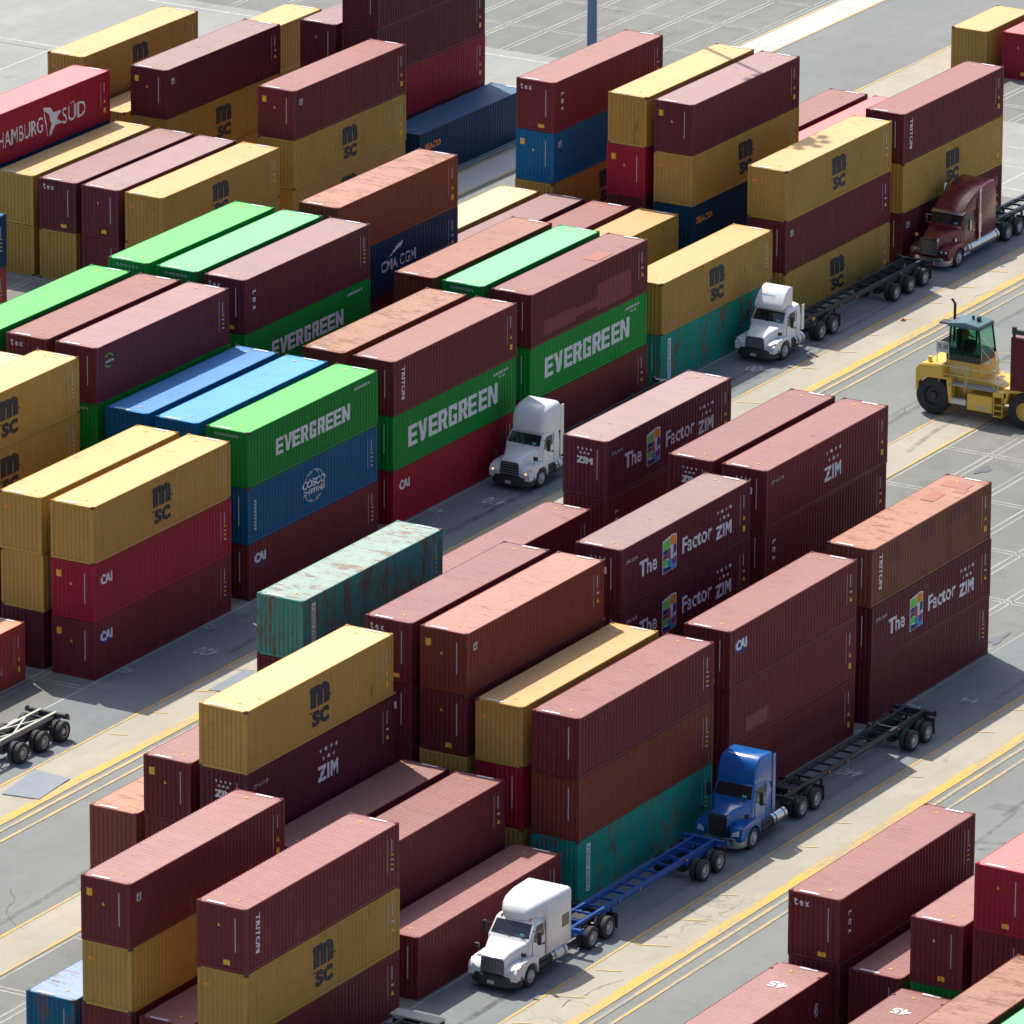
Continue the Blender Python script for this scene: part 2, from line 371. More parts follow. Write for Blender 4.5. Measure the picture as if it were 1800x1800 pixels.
def mark_side(kind):
    d = Deco()
    if kind == 'msc': msc(d); d.brk(); d.rect(.78, .83, .55, 2.2, 'k')
    elif kind == 'msc_text': msc(d)
    elif kind == 'ever':
        [block(d, ch, 1.5+i*.99, .90, .91, 1.10) for i, ch in enumerate('EVERGREEN')]
        d.brk()
        for i in range(6): d.rect(10.0+i*.25, 10.15+i*.25, 2.40, 2.54, 'd')
        for i in range(2): d.rect(10.5+i*.35, 10.75+i*.35, 2.20, 2.30, 'd')
    elif kind == 'ever2':
        [block(d, ch, 2.6+i*.775, 1.02, .71, .86) for i, ch in enumerate('EVERGREEN')]; d.brk()
        for i in range(6): d.rect(10.0+i*.25, 10.15+i*.25, 2.40, 2.54, 'd')
    elif kind == 'cai': d.text('CAI', .62, 1.72, 1.0, .50, 'w', .05)
    elif kind == 'caib': d.rect(.50, 1.50, 1.66, 2.24, 'u'); d.text('CAI', .58, 1.76, 1.02, .50, 'w', .05)
    elif kind == 'tri': d.text('TRITON', .80, .70, .34, 1.75, 'w', .035, rot=-90)
    elif kind == 'trip':
        d.text('TRITON', .80, .70, .34, 1.75, 'w', .035, rot=-90).brk()
        for i, q in enumerate([(1.75,2.85,1.75,2.62), (5.0,6.3,1.9,2.66), (7.6,8.4,1.95,2.5), (8.4,10.2,2.0,2.72)]): d.rect(*q, 'M').brk()
    elif kind == 'red':
        for q in [(1.3,4.6,.35,1.15), (4.6,6.9,.55,1.0), (6.9,10.4,.30,1.75)]: d.rect(*q, 'R').brk()
    elif kind == 'patch': d.rect(1.6, 3.7, .45, 1.15, 'P')
    elif kind == 'texv': [d.text(ch, .82, 1.95-i*.42, .34 if ch == 't' else .25, .26, 'w', .015, rot=-90) for i, ch in enumerate('tex')]
    elif kind == 'cosco':
        d.ring(6.15, 1.42, .98, .84, .06, 'd'); d.ring(6.15, 1.42, .55, .84, .05, 'd', a0=PI*.12, a1=PI*.88); d.ring(6.15, 1.42, .55, .84, .05, 'd', a0=PI*1.12, a1=PI*1.88)
        d.text('COSCO', 5.05, 1.38, 2.2, .42, 'w', .03); d.text('SHIPPING', 5.15, 1.03, 2.05, .28, 'w', .02)
        d.brk()
        for i in range(9): d.rect(.62, .82, .62+i*.18, .74+i*.18, 'd')
    elif kind == 'zf':
        d.text('ZIMU 684', .42, 2.06, 1.1, .17, 'd', .0).brk()
        d.text('The', 1.75, 1.05, 1.65, .78, 'w', .02).brk(); zblock(d, 3.95); d.brk(); d.text('Factor', 5.75, 1.05, 2.85, .80, 'w', .02).brk(); zimlogo(d, 8.95, .82)
    elif kind == 'zim': d.text('ZIMU 739', .55, 2.08, 1.2, .17, 'd', .0).brk(); zimlogo(d, 5.85, .72, 1.1)
    elif kind == 'cma':
        d.text('CMA CGM', 4.35, 1.12, 3.5, .62, 'w', .015).brk()
        d.poly([(5.05,1.80),(5.5,1.95),(6.0,2.12),(6.4,2.20),(6.55,2.48),(6.0,2.36),(5.55,2.12)], 'w').brk()
        d.text('USA 20 92 ft 1203kg', 8.6, .80, 2.8, .24, 'd', .0)
    elif kind == 'ham':
        d.text('HAMBURG', .85, .85, 4.5, .92, 'w', .005).brk(); d.text('SÜD', 7.3, .85, 2.4, 1.12, 'w', .005).brk()
        d.poly([(5.35,2.25),(6.1,2.12),(6.45,1.75),(7.25,1.72),(6.75,1.30),(7.4,.95),(6.6,.98),(6.0,.35),(6.2,1.15),(5.95,1.75),(5.5,2.05)], 'w')
        d.poly([(5.42,2.1),(5.52,2.06),(5.86,.5),(5.78,.5)], 'w')
    elif kind == 'seaco': d.text('SEACO', .62, 1.78, 1.75, .38, 'o', .04)
    elif kind == 'china': d.rect(.78, 1.16, .30, 2.55, 'w'); d.text('CHINA 020454', .86, .40, .22, 2.05, 'u', .0, rot=90)
    elif kind == 'mag':
        d.ring(9.45, 1.55, .36, .30, .3, 'd', n=14); d.brk(); d.text('MAGELLAN', 7.35, .72, 2.9, .34, 'd', .0)
    elif kind == 'ger': d.text('Container', 8.0, .88, 2.3, .34, 'w', .01); d.text('leasing', 8.55, .40, 1.75, .38, 'w', .01)
    elif kind == 'n45': d.text('45', 12.3, 1.3, .35, .6, 'w', .03)
    elif kind == 'badge': d.rect(.60, .92, 1.95, 2.30, 'd'); d.rect(.66, .86, 2.02, 2.14, 'k'); d.rect(.70, .82, 2.18, 2.26, 'k')
    elif kind == 'ring': d.ring(1.15, 2.0, .42, .36, .05, 'g', a0=PI*.15, a1=PI*.8); d.ring(1.15, 2.0, .42, .36, .05, 'g', a0=PI*1.1, a1=PI*1.6); d.text('seaLine', .85, 1.9, .7, .18, 'w', .01)
    return d.meshes('side')
def mark_common(v):
    d = Deco(); x = 11.28
    d.rect(x, x+.045, .85, 2.38, 'd')
    d.rect(x+.33, x+.38, 1.7, 2.3, 'd')
    if v % 3 == 0: d.rect(x+.27, x+.47, .52, .80, 'y'); d.poly([(x+.28,1.1),(x+.46,1.1),(x+.37,1.3)], 'y')
    if v % 3 == 1: d.poly([(x+.28,.98),(x+.48,.98),(x+.38,1.2)], 'y'); d.rect(x+.3, x+.46, 1.4, 1.5, 'd')
    if v % 3 == 2:
        for i in range(4): d.rect(x+.30, x+.43, .9+i*.22, .98+i*.22, 'y' if i % 2 else 'd')
    return d.mesh('side')
def mark_end(kind):
    d = Deco()
    if kind == 'tex': [d.text(ch, .24+i*.27, 2.30, .19, .32 if ch == 't' else .22, 'w', .015) for i, ch in enumerate('tex')]
    if kind == 'zim':
        d.text('ZIM', .72, 1.62, .92, .34, 'w', .05)
        for i in range(4): d.star(.82+i*.24, 2.36, .08)
        for i in range(3): d.star(.96+i*.22, 2.14, .08)
    if kind == 'ever': d.text('EVERGREEN', .5, 2.52, 1.35, .13, 'd', .01)
    if kind in ('tex', 'zim', 'line', 'stick', 'low'): d.rect(1.86, 1.895, .9, 2.42, 'd')
    if kind == 'stick': d.rect(.26, .54, 2.02, 2.36, 'y'); d.poly([(1.02,1.72),(1.18,1.72),(1.1,1.88)], 'y')
    if kind == 'low': d.rect(1.30, 1.62, .28, .50, 'y'); d.poly([(1.0,1.95),(1.16,1.95),(1.08,2.1)], 'y')
    if kind == 'tex': d.rect(1.40, 1.80, .22, .42, 'y')
    if kind == 'ylw': d.rect(.26, .56, 2.06, 2.18, 'o')
    return d.mesh('end') if d.parts else None
def mark_roof(v):
    d = Deco()
    if v in ('strip', '45'):
        L = LEN if v == 'strip' else 13.716
        d.rect(.12, .26, 1.10, 2.0, 'w'); d.rect(L-.26, L-.12, .50, 1.35, 'w')
        if v == '45': d.text('45', 11.0, .75, .62, .85, 'w', .03, rot=90)
        d.poly([(.75,.85),(.95,.85),(.85,1.02)], 'y'); d.poly([(L-.9,1.4),(L-.7,1.4),(L-.8,1.57)], 'y')
    me = d.mesh('roof'); return me
_mc = {}
def cached(fn, *a):
    k = (fn.__name__,)+a
    if k not in _mc: _mc[k] = fn(*a)
    return _mc[k]

def setmat(o, mm, tint):
    o.material_slots[0].link = 'OBJECT'; o.material_slots[0].material = mm; o.color = tint
NCONT = 0
def container(x, y, z, code, mark, end, label, group, size='40', roof='strip', decals=True):
    global NCONT; NCONT += 1
    L = {'20': 6.058, '40': LEN, '45': 13.716}[size]
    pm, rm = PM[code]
    k = random.uniform(.88, 1.12); tint = (k*random.uniform(.96, 1.04), k, k*random.uniform(.95, 1.05), random.random())
    t = thing('shipping_container', label, 'shipping container', (x, y, z), group)
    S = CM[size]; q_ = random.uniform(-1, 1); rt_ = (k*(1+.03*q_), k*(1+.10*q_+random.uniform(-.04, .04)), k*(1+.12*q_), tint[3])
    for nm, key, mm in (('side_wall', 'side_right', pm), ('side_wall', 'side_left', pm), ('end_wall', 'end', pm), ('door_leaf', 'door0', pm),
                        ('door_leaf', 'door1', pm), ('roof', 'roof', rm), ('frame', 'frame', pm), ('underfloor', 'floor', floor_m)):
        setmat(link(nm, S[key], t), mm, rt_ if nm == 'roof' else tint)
    ov = .762 if size == '45' else 0
    for cx in (ov, L-ov-.178):
        for cy in (0, WID-.162):
            for cz in (0, HGT-.118): setmat(link('corner_casting', CAST, t, (cx, cy, cz)), pm if random.random() < .55 else steel, tint)
    if decals:
        if mark:
            for me in cached(mark_side, mark): link('lettering', me, t)
        if code not in 'G' and size == '40': link('code_marks', cached(mark_common, random.randrange(3)), t)
        if end:
            me = cached(mark_end, end)
            if me: link('end_lettering', me, t)
        if roof and size != '20': link('roof_marks', cached(mark_roof, '45' if size == '45' else 'strip'), t)
    return t
MARKW = {'msc': 'with black stacked letters', 'ever': 'with huge white block letters', 'ever2': 'with white block letters', 'cai': 'with three small white letters', 'caib': 'with white-on-blue letters',
         'tri': 'with vertical white letters', 'texv': 'with short vertical white word', 'cosco': 'with white globe emblem', 'zf': 'with rainbow block emblem',
         'zim': 'with seven-star emblem', 'cma': 'with white letters and swoosh', 'ham': 'with white letters and pennant', 'seaco': 'with small orange letters',
         'china': 'with white number panel', 'mag': 'with small round emblem', 'ger': 'with small white words', 'n45': 'with roof number 45', 'badge': 'with small badge', 'trip': 'with vertical letters and dark patches', 'red': 'with brighter red repainted areas', 'patch': 'with one pale patch', 'ring': 'with small green ring emblem', '': ''}
LEVW = {1: ['only container of'], 2: ['top of', 'bottom of'], 3: ['top of', 'middle of', 'bottom of'], 4: ['top of', 'second of', 'third of', 'bottom of']}
X0, PX = 91.1, 13.72
LAB = set()
def stack(y, n, items, place, group, zshift=0, x=None):
    """items from top to bottom: 'code:mark:end'"""
    k = len(items); xx = X0 + PX*n if x is None else x
    for i, it in enumerate(items):
        p = it.split(':') + ['', '', '']; code, mark, end = p[0], p[1], p[2]; size = p[3] or '40'
        z = (k-1-i)*HGT + (zshift if i == 0 else 0)
        lab = ' '.join((PALETTE[code][3] + ' container ' + MARKW[mark]).split()) + ', ' + LEVW[k][i] + ' ' + place
        ws = lab.split()
        if len(ws) > 16: lab = ' '.join((PALETTE[code][3] + ' container').split()) + ', ' + LEVW[k][i] + ' ' + place
        assert len(lab.split()) <= 16, lab
        assert lab not in LAB, lab
        LAB.add(lab)
        jx, jy = random.uniform(-.035, .035), random.uniform(-.03, .03)
        if size == '45': jx -= .762
        container(xx+jx, y+jy, z, code, mark, end, lab, group, size)

# ------------------------------------------------------------------ ground
def ground_mat(name, a, b_, fine=.45, stain=.65, crack=True):
    mm = mat(name, a, .85, spec=.25); t = NT(mm); v = t.map((1, 1, 1))
    big = t.ramp(t.noise(v, .09, 6, .6, .3), .35, .68); c = t.mix(big, a, b_)
    vs = t.map((.10, .9, 1)); tr = t.ramp(t.noise(vs, .8, 5, .6), .40, .75)
    c = t.mix(t.math('MULTIPLY', tr, .35), c, tuple(x*.72 for x in a))
    md = t.ramp(t.noise(v, .55, 6, .7, .6), .52, .72); c = t.mix(t.math('MULTIPLY', md, stain), c, tuple(x*.62 for x in a))
    pl = t.ramp(t.noise(v, .31, 5, .7, .2), .55, .75); c = t.mix(t.math('MULTIPLY', pl, .30), c, tuple(min(.8, x*1.35+.02) for x in b_))
    g = t.noise(v, 22., 3, .8); c = t.mix(fine, c, t.mix(t.ramp(g, .3, .7), tuple(x*.62 for x in a), tuple(min(.9, x*1.35) for x in b_)))
    if crack:
        vo = t.n('ShaderNodeTexVoronoi', feature='DISTANCE_TO_EDGE'); vo.inputs['Scale'].default_value = .16
        wv = t.n('ShaderNodeVectorMath', operation='ADD'); nz = t.n('ShaderNodeTexNoise'); nz.inputs['Scale'].default_value = .7; nz.inputs['Detail'].default_value = 6
        t.l(v, nz.inputs['Vector']); sc_ = t.n('ShaderNodeVectorMath', operation='SCALE'); sc_.inputs['Scale'].default_value = 2.4
        t.l(nz.outputs['Color'], sc_.inputs[0]); t.l(v, wv.inputs[0]); t.l(sc_.outputs[0], wv.inputs[1]); t.l(wv.outputs[0], vo.inputs['Vector'])
        ck = t.ramp(vo.outputs['Distance'], .0, .010, 1, 0); gate = t.ramp(t.noise(v, .13, 3), .55, .65)
        c = t.mix(t.math('MULTIPLY', t.math('MULTIPLY', ck, gate), .55), c, tuple(x*.35 for x in a))
    t.l(c, t.b.inputs['Base Color'])
    bp = t.n('ShaderNodeBump'); bp.inputs['Strength'].default_value = .25; bp.inputs['Distance'].default_value = .02
    t.l(g, bp.inputs['Height']); t.l(bp.outputs[0], t.b.inputs['Normal'])
    return mm
asphalt = ground_mat('asphalt', (.160,.170,.162), (.215,.225,.213))
lane_m = ground_mat('lane_asphalt', (.150,.165,.170), (.205,.220,.222), stain=.7)
slot_m = ground_mat('slot_asphalt', (.140,.143,.132), (.215,.215,.196), stain=.8)
conc = ground_mat('runway_concrete', (.32,.29,.235), (.40,.365,.295), fine=.2, stain=.35)
conc2 = ground_mat('aisle_concrete', (.245,.252,.235), (.305,.31,.285), fine=.22, stain=.35)
concw = ground_mat('pale_concrete', (.40,.405,.38), (.48,.48,.44), fine=.2, stain=.3)
def line_mat(name, rgb, under, lo, hi):
    mm = mat(name, rgb, .75, spec=.3); t = NT(mm); v = t.map((1, 1, 1)); v2 = t.map((.25, 1.6, 1))
    a = t.noise(v, 3.2, 6, .75); b_ = t.noise(v2, 1.1, 5, .6)
    f = t.ramp(t.math('ADD', t.math('MULTIPLY', a, .5), t.math('MULTIPLY', b_, .5)), lo, hi)
    t.l(t.mix(f, rgb, under), t.b.inputs['Base Color']); return mm
yel = line_mat('yellow_road_paint', (.62,.36,.06), (.33,.28,.18), .44, .57)
yel2 = line_mat('yellow_road_paint_worn', (.55,.36,.11), (.25,.25,.22), .40, .56)
yel3 = line_mat('yellow_tick_paint', (.60,.41,.13), (.36,.33,.27), .46, .60)
wht = line_mat('white_road_paint', (.44,.44,.39), (.23,.235,.22), .40, .60)

def sheet(name, rects, z, mm):
    b = MB()
    for x0, x1, y0, y1 in rects: b.add([(x0,y0,z),(x1,y0,z),(x1,y1,z),(x0,y1,z)], [(0,1,2,3)])
    return struct(b.build(name, mm))
sheet('ground', [(-900, 2500, -1200, 1600)], 0, asphalt)
PER = 34.6
XA, XB = -150, 620
lanes, run, slots, yl, yw, tick, wl = [], [], [], [], [], [], []
for k in (-2, -1, 0, 1):          # the repeating block : lane, runway, road, runway, block ; y0 = front edge of the boxes
    y0 = 17.4 + PER*k
    lanes.append((XA, XB, y0-4.25, y0-.05))
    run.append((XA, XB, y0-6.72, y0-4.38)); run.append((XA, XB, y0+17.1-.0, y0+19.6))
    yl.append((XA, XB, y0-4.38, y0-4.24)); yl.append((XA, XB, y0-7.22, y0-6.66)); yw.append((XA, XB, y0-7.72, y0-7.50))
    yw.append((XA, XB, y0-8.48, y0-8.30))
    yl.append((XA, XB, y0+16.98, y0+17.12)); yl.append((XA, XB, y0+19.5, y0+19.64)); wl.append((XA, XB, y0+16.72, y0+16.81))
    slots.append((XA, XB, y0-.04, y0+16.95))
    wl.append((XA, XB, y0-.22, y0-.12))
    for i in range(1, 6):
        for dd in (-.20, .20): wl.append((XA, XB, y0+2.87*i-.22+dd-.045, y0+2.87*i-.22+dd+.045))
    for j in range(-20, 70):
        xx = 89.9 + 6.86*j
        for dd in (-.18, .18): wl.append((xx+dd-.045, xx+dd+.045, y0-.1, y0+16.75))
    for j in range(-30, 130):
        tick.append((60+3.58*j, y0-4.7)); 
# the far yard beyond the upper road
run.append((XA, XB, 80.36, 82.72)); yl.append((XA, XB, 80.22, 80.36)); yl.append((XA, XB, 82.66, 82.80))
far = [(XA, XB, 83.35, 134.)]
sheet('block_pavement', slots+far, .004, slot_m)
sheet('truck_lane', lanes, .004, lane_m)
for i in range(0, 17):
    for dd in (-.18, .18): wl.append((XA, XB, 83.46+2.84*i-.15+dd-.045, 83.46+2.84*i-.15+dd+.045))
for j in range(-20, 70):
    xx = 89.9 + 1.0 + 6.86*j - .3
    for dd in (-.18, .18): wl.append((xx+dd-.045, xx+dd+.045, 83.3, 134.))
sheet('concrete_runway', [r for r in run if not (80 < r[2] < 81)], .008, conc)
sheet('pale_runway', [(XA, XB, 80.36, 82.66)], .008, concw)
sheet('white_lines', wl, .012, wht)
sheet('concrete_aisle', [(187.0, 201.7, 82.9, 134.), (188.6, 203.2, 47.8, 69.1), (XA, XB, 135., 260.), (XA, 186.9, 101.5, 134.9)], .016, conc2)
b = MB()
for x0, x1 in ((190.2, 190.35), (194.5, 194.6), (198.3, 198.4)): b.add([(x0,48,.02),(x1,48,.02),(x1,69,.02),(x0,69,.02)], [(0,1,2,3)])
for x0, x1, y0, y1 in ((187.8,187.95,100,134),(200.3,200.45,83,134),(187,201.6,111.2,111.3),(150,187,118.2,118.32),(120,187,107.5,107.6),(190,203,54.6,54.7),(190,203,61.3,61.4)):
    b.add([(x0,y0,.021),(x1,y0,.021),(x1,y1,.021),(x0,y1,.021)], [(0,1,2,3)])
struct(b.build('aisle_joints', line_mat('joint_paint', (.55,.54,.47), (.32,.32,.29), .4, .6)))
sheet('yellow_lines', yl, .024, yel)
sheet('worn_yellow_lines', yw, .024, yel2)
b = MB()
for x, y in tick:
    L_ = random.uniform(.7, 1.35); 
    if random.random() < .8: b.add([(x, y, .028), (x+.12, y, .028), (x+.12+.42*L_, y-L_, .028), (x+.42*L_, y-L_, .028)], [(0,1,2,3)])
struct(b.build('yellow_ticks', yel3))
# cracks running along the joints
b = MB(); rc = random.Random(3)
for k in range(18):
    x = rc.uniform(50, 200); y = rc.choice([45.2, 10.4, 36.9, 13.2, 47.6, 9, 6, 40, 12, 46.5]) + rc.uniform(-.3, .3); a = rc.choice([0, 0, 0, 1.2]) + rc.uniform(-.3, .3); pts = []
    for i in range(rc.randint(8, 26)):
        pts.append((x, y)); a += rc.uniform(-.45, .45); a *= .92; x += .22*math.cos(a); y += .22*math.sin(a)
    for (x0, y0), (x1, y1) in zip(pts, pts[1:]):
        ww = rc.uniform(.006, .016); b.add([(x0, y0-ww, .030), (x1, y1-ww, .030), (x1, y1+ww, .030), (x0, y0+ww, .030)], [(0,1,2,3)])
struct(b.build('pavement_cracks', mat('crack_dark', (.06,.06,.055), .9)))
# asphalt repairs and tyre marks
b = MB(); rp_ = random.Random(11)
for k in range(26):
    x = rp_.uniform(52, 215); y = rp_.choice([rp_.uniform(38, 42.5), rp_.uniform(3.5, 7.6), rp_.uniform(73, 79), rp_.uniform(14, 16), rp_.uniform(48.5, 50.5)]); lx = rp_.uniform(.6, 5.5); ly = rp_.uniform(.4, 1.5)
    b.add([(x, y, .006), (x+lx, y+rp_.uniform(-.1, .1), .006), (x+lx, y+ly, .006), (x+rp_.uniform(-.1, .1), y+ly, .006)], [(0,1,2,3)])
struct(b.build('asphalt_repairs', ground_mat('repair_asphalt', (.135,.14,.135), (.185,.19,.18), crack=False)))
tm = mat('tyre_marks', (.10,.10,.095), .8); tt = NT(tm); tv = tt.map((1,1,1)); tn_ = tt.ramp(tt.noise(tv, 1.5, 6, .75), .42, .62); ts = tt.n('ShaderNodeBsdfTransparent'); tx = tt.n('ShaderNodeMixShader')
tt.l(tt.math('ADD', tt.math('MULTIPLY', tn_, .30), .68), tx.inputs[0]); tt.l(tt.b.outputs[0], tx.inputs[1]); tt.l(ts.outputs[0], tx.inputs[2]); tt.l(tx.outputs[0], tt.t.nodes['Material Output'].inputs[0])
zt_k = [0]
def strip_path(b, pts, w_):
    zt_k[0] += 1; z = .034+.0004*zt_k[0]; L_, R_ = [], []
    for i, (x, y) in enumerate(pts):
        x2, y2 = pts[min(i+1, len(pts)-1)]; x1, y1 = pts[max(i-1, 0)]; k = math.hypot(x2-x1, y2-y1); nx, ny = -(y2-y1)/k*w_/2, (x2-x1)/k*w_/2
        L_.append((x+nx, y+ny, z)); R_.append((x-nx, y-ny, z))
    n = len(pts); b.add(L_+R_, [(i, i+1, n+i+1, n+i) for i in range(n-1)])
b = MB()
for k in range(34):
    x = rp_.uniform(45, 190); y = rp_.choice([rp_.uniform(37.5, 43), rp_.uniform(3, 8), rp_.uniform(72.5, 80), rp_.uniform(13.6, 16.6), rp_.uniform(48.3, 51.2), rp_.uniform(35, 36.5)]); ln = rp_.uniform(6, 40); am = rp_.uniform(-.7, .7); ww = rp_.uniform(.18, .34)
    strip_path(b, [(x+ln*i/16, y+am*math.sin(PI*i/16)) for i in range(17)], ww)
for k in range(7):
    cx, cy, rr = rp_.uniform(120, 160), rp_.uniform(36, 46), rp_.uniform(4, 9); a0 = rp_.uniform(0, 6)
    if rp_.random() < .5: cx, cy = rp_.uniform(60, 130), rp_.uniform(1, 9)
    for dr in (0, .9): strip_path(b, [(cx+(rr+dr)*math.cos(a0+1.3*i/14), cy+(rr+dr)*math.sin(a0+1.3*i/14)) for i in range(15)], .30)
struct(b.build('tyre_marks', tm))
# painted slot numbers
gd = Deco(); S_ = [('430', 84.2, 51.05), ('420', 97.3, 49.1), ('423', 93.0, 51.1), ('421', 100.5, 51.1), ('415', 121.8, 51.1), ('410', 124.6, 49.1),
    ('400', 151.6, 48.7), ('404', 147.6, 51.1), ('444', 110.2, 14.5), ('443', 108.0, 16.4), ('440', 98.5, 14.5), ('409', 137.0, 51.1)]
b = MB()
for txt, x, y in S_:
    vs, fs = text_poly(txt, .03); big = 1.0 if txt.endswith('0') else .72
    b.add([(x+.6*big-c*1.1*big, y+a*1.15*big, .031) for a, c in vs], fs)
struct(b.build('slot_numbers', line_mat('number_paint', (.46,.47,.45), (.19,.21,.22), .44, .62)))
def blob(name, cx, cy, rx, ry, z, mm, seed):
    r_ = random.Random(seed); n = 26; p = []
    for i in range(n):
        a = 2*PI*i/n; k = 1+.28*math.sin(3*a+seed)+r_.uniform(-.12, .12); p.append((cx+rx*k*math.cos(a), cy+ry*k*math.sin(a), z))
    b = MB(); b.add(p, [tuple(range(n))]); return struct(b.build(name, mm))
oil = mat('oil_stain', (.045,.042,.035), .35); wet = mat('damp_stain', (.11,.12,.13), .4)
blob('oil_patch', 130.2, 20.3, .9, .5, .030, oil, 1); blob('oil_patch', 131.6, 20.9, 1.2, .7, .030, wet, 4)
blob('damp_patch', 119.0, 17.9, .9, .28, .030, wet, 2); blob('damp_patch', 124.6, 18.6, 1.3, .4, .030, wet, 3); blob('oil_patch', 142.4, 30.8, .7, .3, .030, wet, 6)
plate_m = paint('steel_plate', (.24,.27,.30), False, .1, .45)
b = MB(); b.prism([(75.7,47.0),(76.0,45.15),(79.0,45.45),(79.2,47.55)], 'z', .02, .06)
o = b.build('steel_plate', plate_m); tag(o, 'grey steel plate on concrete beside the pale empty chassis', 'steel plate', 'steel plates on the concrete runway')
b = MB(); b.prism([(92.7,46.6),(93.0,45.5),(95.9,45.6),(96.1,46.7)], 'z', .02, .06)
o = b.build('steel_plate', plate_m); tag(o, 'grey steel plate partly hidden behind the mustard yellow box', 'steel plate', 'steel plates on the concrete runway')
b = MB(); b.prism([(163.6,46.85),(163.7,46.65),(163.95,46.7),(163.9,46.9)], 'z', .03, .08); b.box(163.7,163.82,46.75,46.82,.08,.15)
o = b.build('litter_scrap', mat('litter_brown', (.30,.12,.08), .7)); tag(o, 'small red-brown scrap lying on pale concrete near the yellow lines', 'litter')

# ------------------------------------------------------------------ stacks
AY = [52.0+2.93*i for i in range(6)]; UY = [83.55+2.84*i for i in range(6)]; BY = [17.42+2.87*i for i in range(6)]; CY = [-3.0-2.87*i for i in range(6)]
g = 'containers in the upper block'
stack(AY[0], 0, ['Y:msc:', 'R:cai:stick', 'M:caib:stick'], 'the leftmost front stack', g)
stack(AY[0], 1, ['G:ever2:ever', 'B:cosco:line', 'M:caib:line'], 'the green, blue, maroon front stack', g)
stack(AY[0], 2, ['M:tri:line', 'G:ever:line', 'R:cai:line'], 'the maroon, green, red front stack', g)
stack(AY[0], 3, ['M:red:line', 'G:ever:line', 'M::line'], 'the front stack behind the domed white truck', g)
stack(AY[0], 4, ['Y:msc:', 'T:china:line'], 'the yellow and teal front stack', g)
stack(AY[0], 5, ['Y:msc:ylw', 'M:badge:line', 'Y:msc:'], 'the stack behind the white day-cab truck', g)
stack(AY[0], 6, ['M:tri:low', 'Y:msc:', 'M:badge:line'], 'the stack behind the maroon truck', g)
stack(AY[1], -1, ['S:mag:line'], 'the spot left of the leftmost front stack', g)
stack(AY[1], 0, ['Y::ylw', 'Y::', 'm::'], 'the second stack from the lane, far left', g)
stack(AY[1], 1, ['B::', 'M::', 'M::'], 'the blue-topped stack beside the green roof', g)
stack(AY[1], 2, ['E::', 'M::', 'M::'], 'the rust-stained stack between green-lettered stacks', g)
stack(AY[1], 3, ['g::ever', 'G::', 'M::'], 'the green-roofed stack behind the patched maroon roof', g)
stack(AY[2], 1, ['B::', 'B::', 'M::'], 'the half-shaded blue-topped stack', g)
stack(AY[2], 3, ['D::', 'M::', 'M::'], 'the brown-roofed stack beside the lone green roof', g)
stack(AY[2], 4, ['Y::', 'Y::'], 'the low yellow stack behind the patched maroon roof', g)
stack(AY[2], 5, ['m::stick', 'Y:msc:ylw', 'N:seaco:', 'M::'], 'the tall stack with the mast shadow on maroon', g)
stack(AY[2], 6, ['R::', 'M::'], 'the near low pink-roofed stack', g)
stack(AY[3], 0, ['Y:msc:', 'Y:msc:', 'M::', 'M::'], 'the all-yellow stack at the left edge', g)
stack(AY[3], 1, ['m:ring:line', 'G::ever', 'M::', 'G::'], 'the stack above the half-shaded blue roof', g)
stack(AY[3], 2, ['m:texv:tex', 'G:ever2:low', 'M::', 'M::'], 'the tall pale-roofed stack right of green roofs', g)
stack(AY[3], 4, ['M::', 'M::'], 'the second low maroon stack before the tall yellow', g)
stack(AY[3], 5, ['Y::', 'R::stick', 'M::', 'M::'], 'the yellow-topped stack under the mast shadow', g)
stack(AY[3], 6, ['M::', 'M::'], 'the farther low pink-roofed stack', g)
stack(AY[4], 0, ['y::', 'Y::', 'Y::', 'M::'], 'the pale stack peeking in at the left edge', g, zshift=-.45)
stack(AY[4], 1, ['M::tex', 'M::', 'G::', 'M::'], 'the pink-roofed stack between two green-sided roofs', g)
stack(AY[4], 2, ['g::ever', 'G::', 'M::', 'M::'], 'the mint-roofed stack right of the bright green', g)
stack(AY[4], 3, ['E::line', 'N:cma:', 'm::', 'M::'], 'the orange-topped tall stack over navy', g)
stack(AY[4], 4, ['m::', 'M::'], 'the first low maroon stack right of navy', g)
stack(AY[5], 1, ['G::', 'G::', 'M::', 'M::'], 'the green stack at the left edge', g)
stack(AY[5], 2, ['G::ever', 'G::', 'G::', 'M::'], 'the bright green stack left of the mint roof', g)
stack(AY[5], 4, ['y::', 'Y::'], 'the low pale yellow stack near the far road', g)
stack(AY[5], 5, ['M:texv:tex', 'B:badge:stick', 'Y:msc:', 'M::'], 'the tall stack in front of the light mast', g)
stack(66.3, 0, ['Y:::20'], 'the pair at the far right corner', g, x=211.4)
stack(63.1, 0, ['R::low:20'], 'the right spot at the far right corner', g, x=212.0)
g = 'containers in the far block'
stack(UY[0], 2, ['N:ger:', 'S::line', 'M::'], 'the stack cut off at the left edge', g)
stack(UY[0], 4, ['Y:msc:ylw', 'Y::'], 'the low stack with letters near the roofs row', g)
stack(UY[1], 4, ['m::low', 'm::line'], 'the low maroon stack left of the lettered yellow', g)
stack(UY[2], 4, ['m::tex', 'Y::'], 'the low maroon stack with white end word', g)
stack(UY[3], 4, ['Y::', 'Y::'], 'the half-shaded low yellow stack', g)
stack(UY[4], 4, ['R:ham:line', 'N::', 'M::'], 'the red-topped stack at the left edge', g)
stack(UY[5], 5, ['Y:msc:ylw', 'Y::', 'M::'], 'the yellow stack at the far left corner', g)
stack(UY[4], 5, ['Y::', 'Y::'], 'the low yellow stack behind the red one', g)
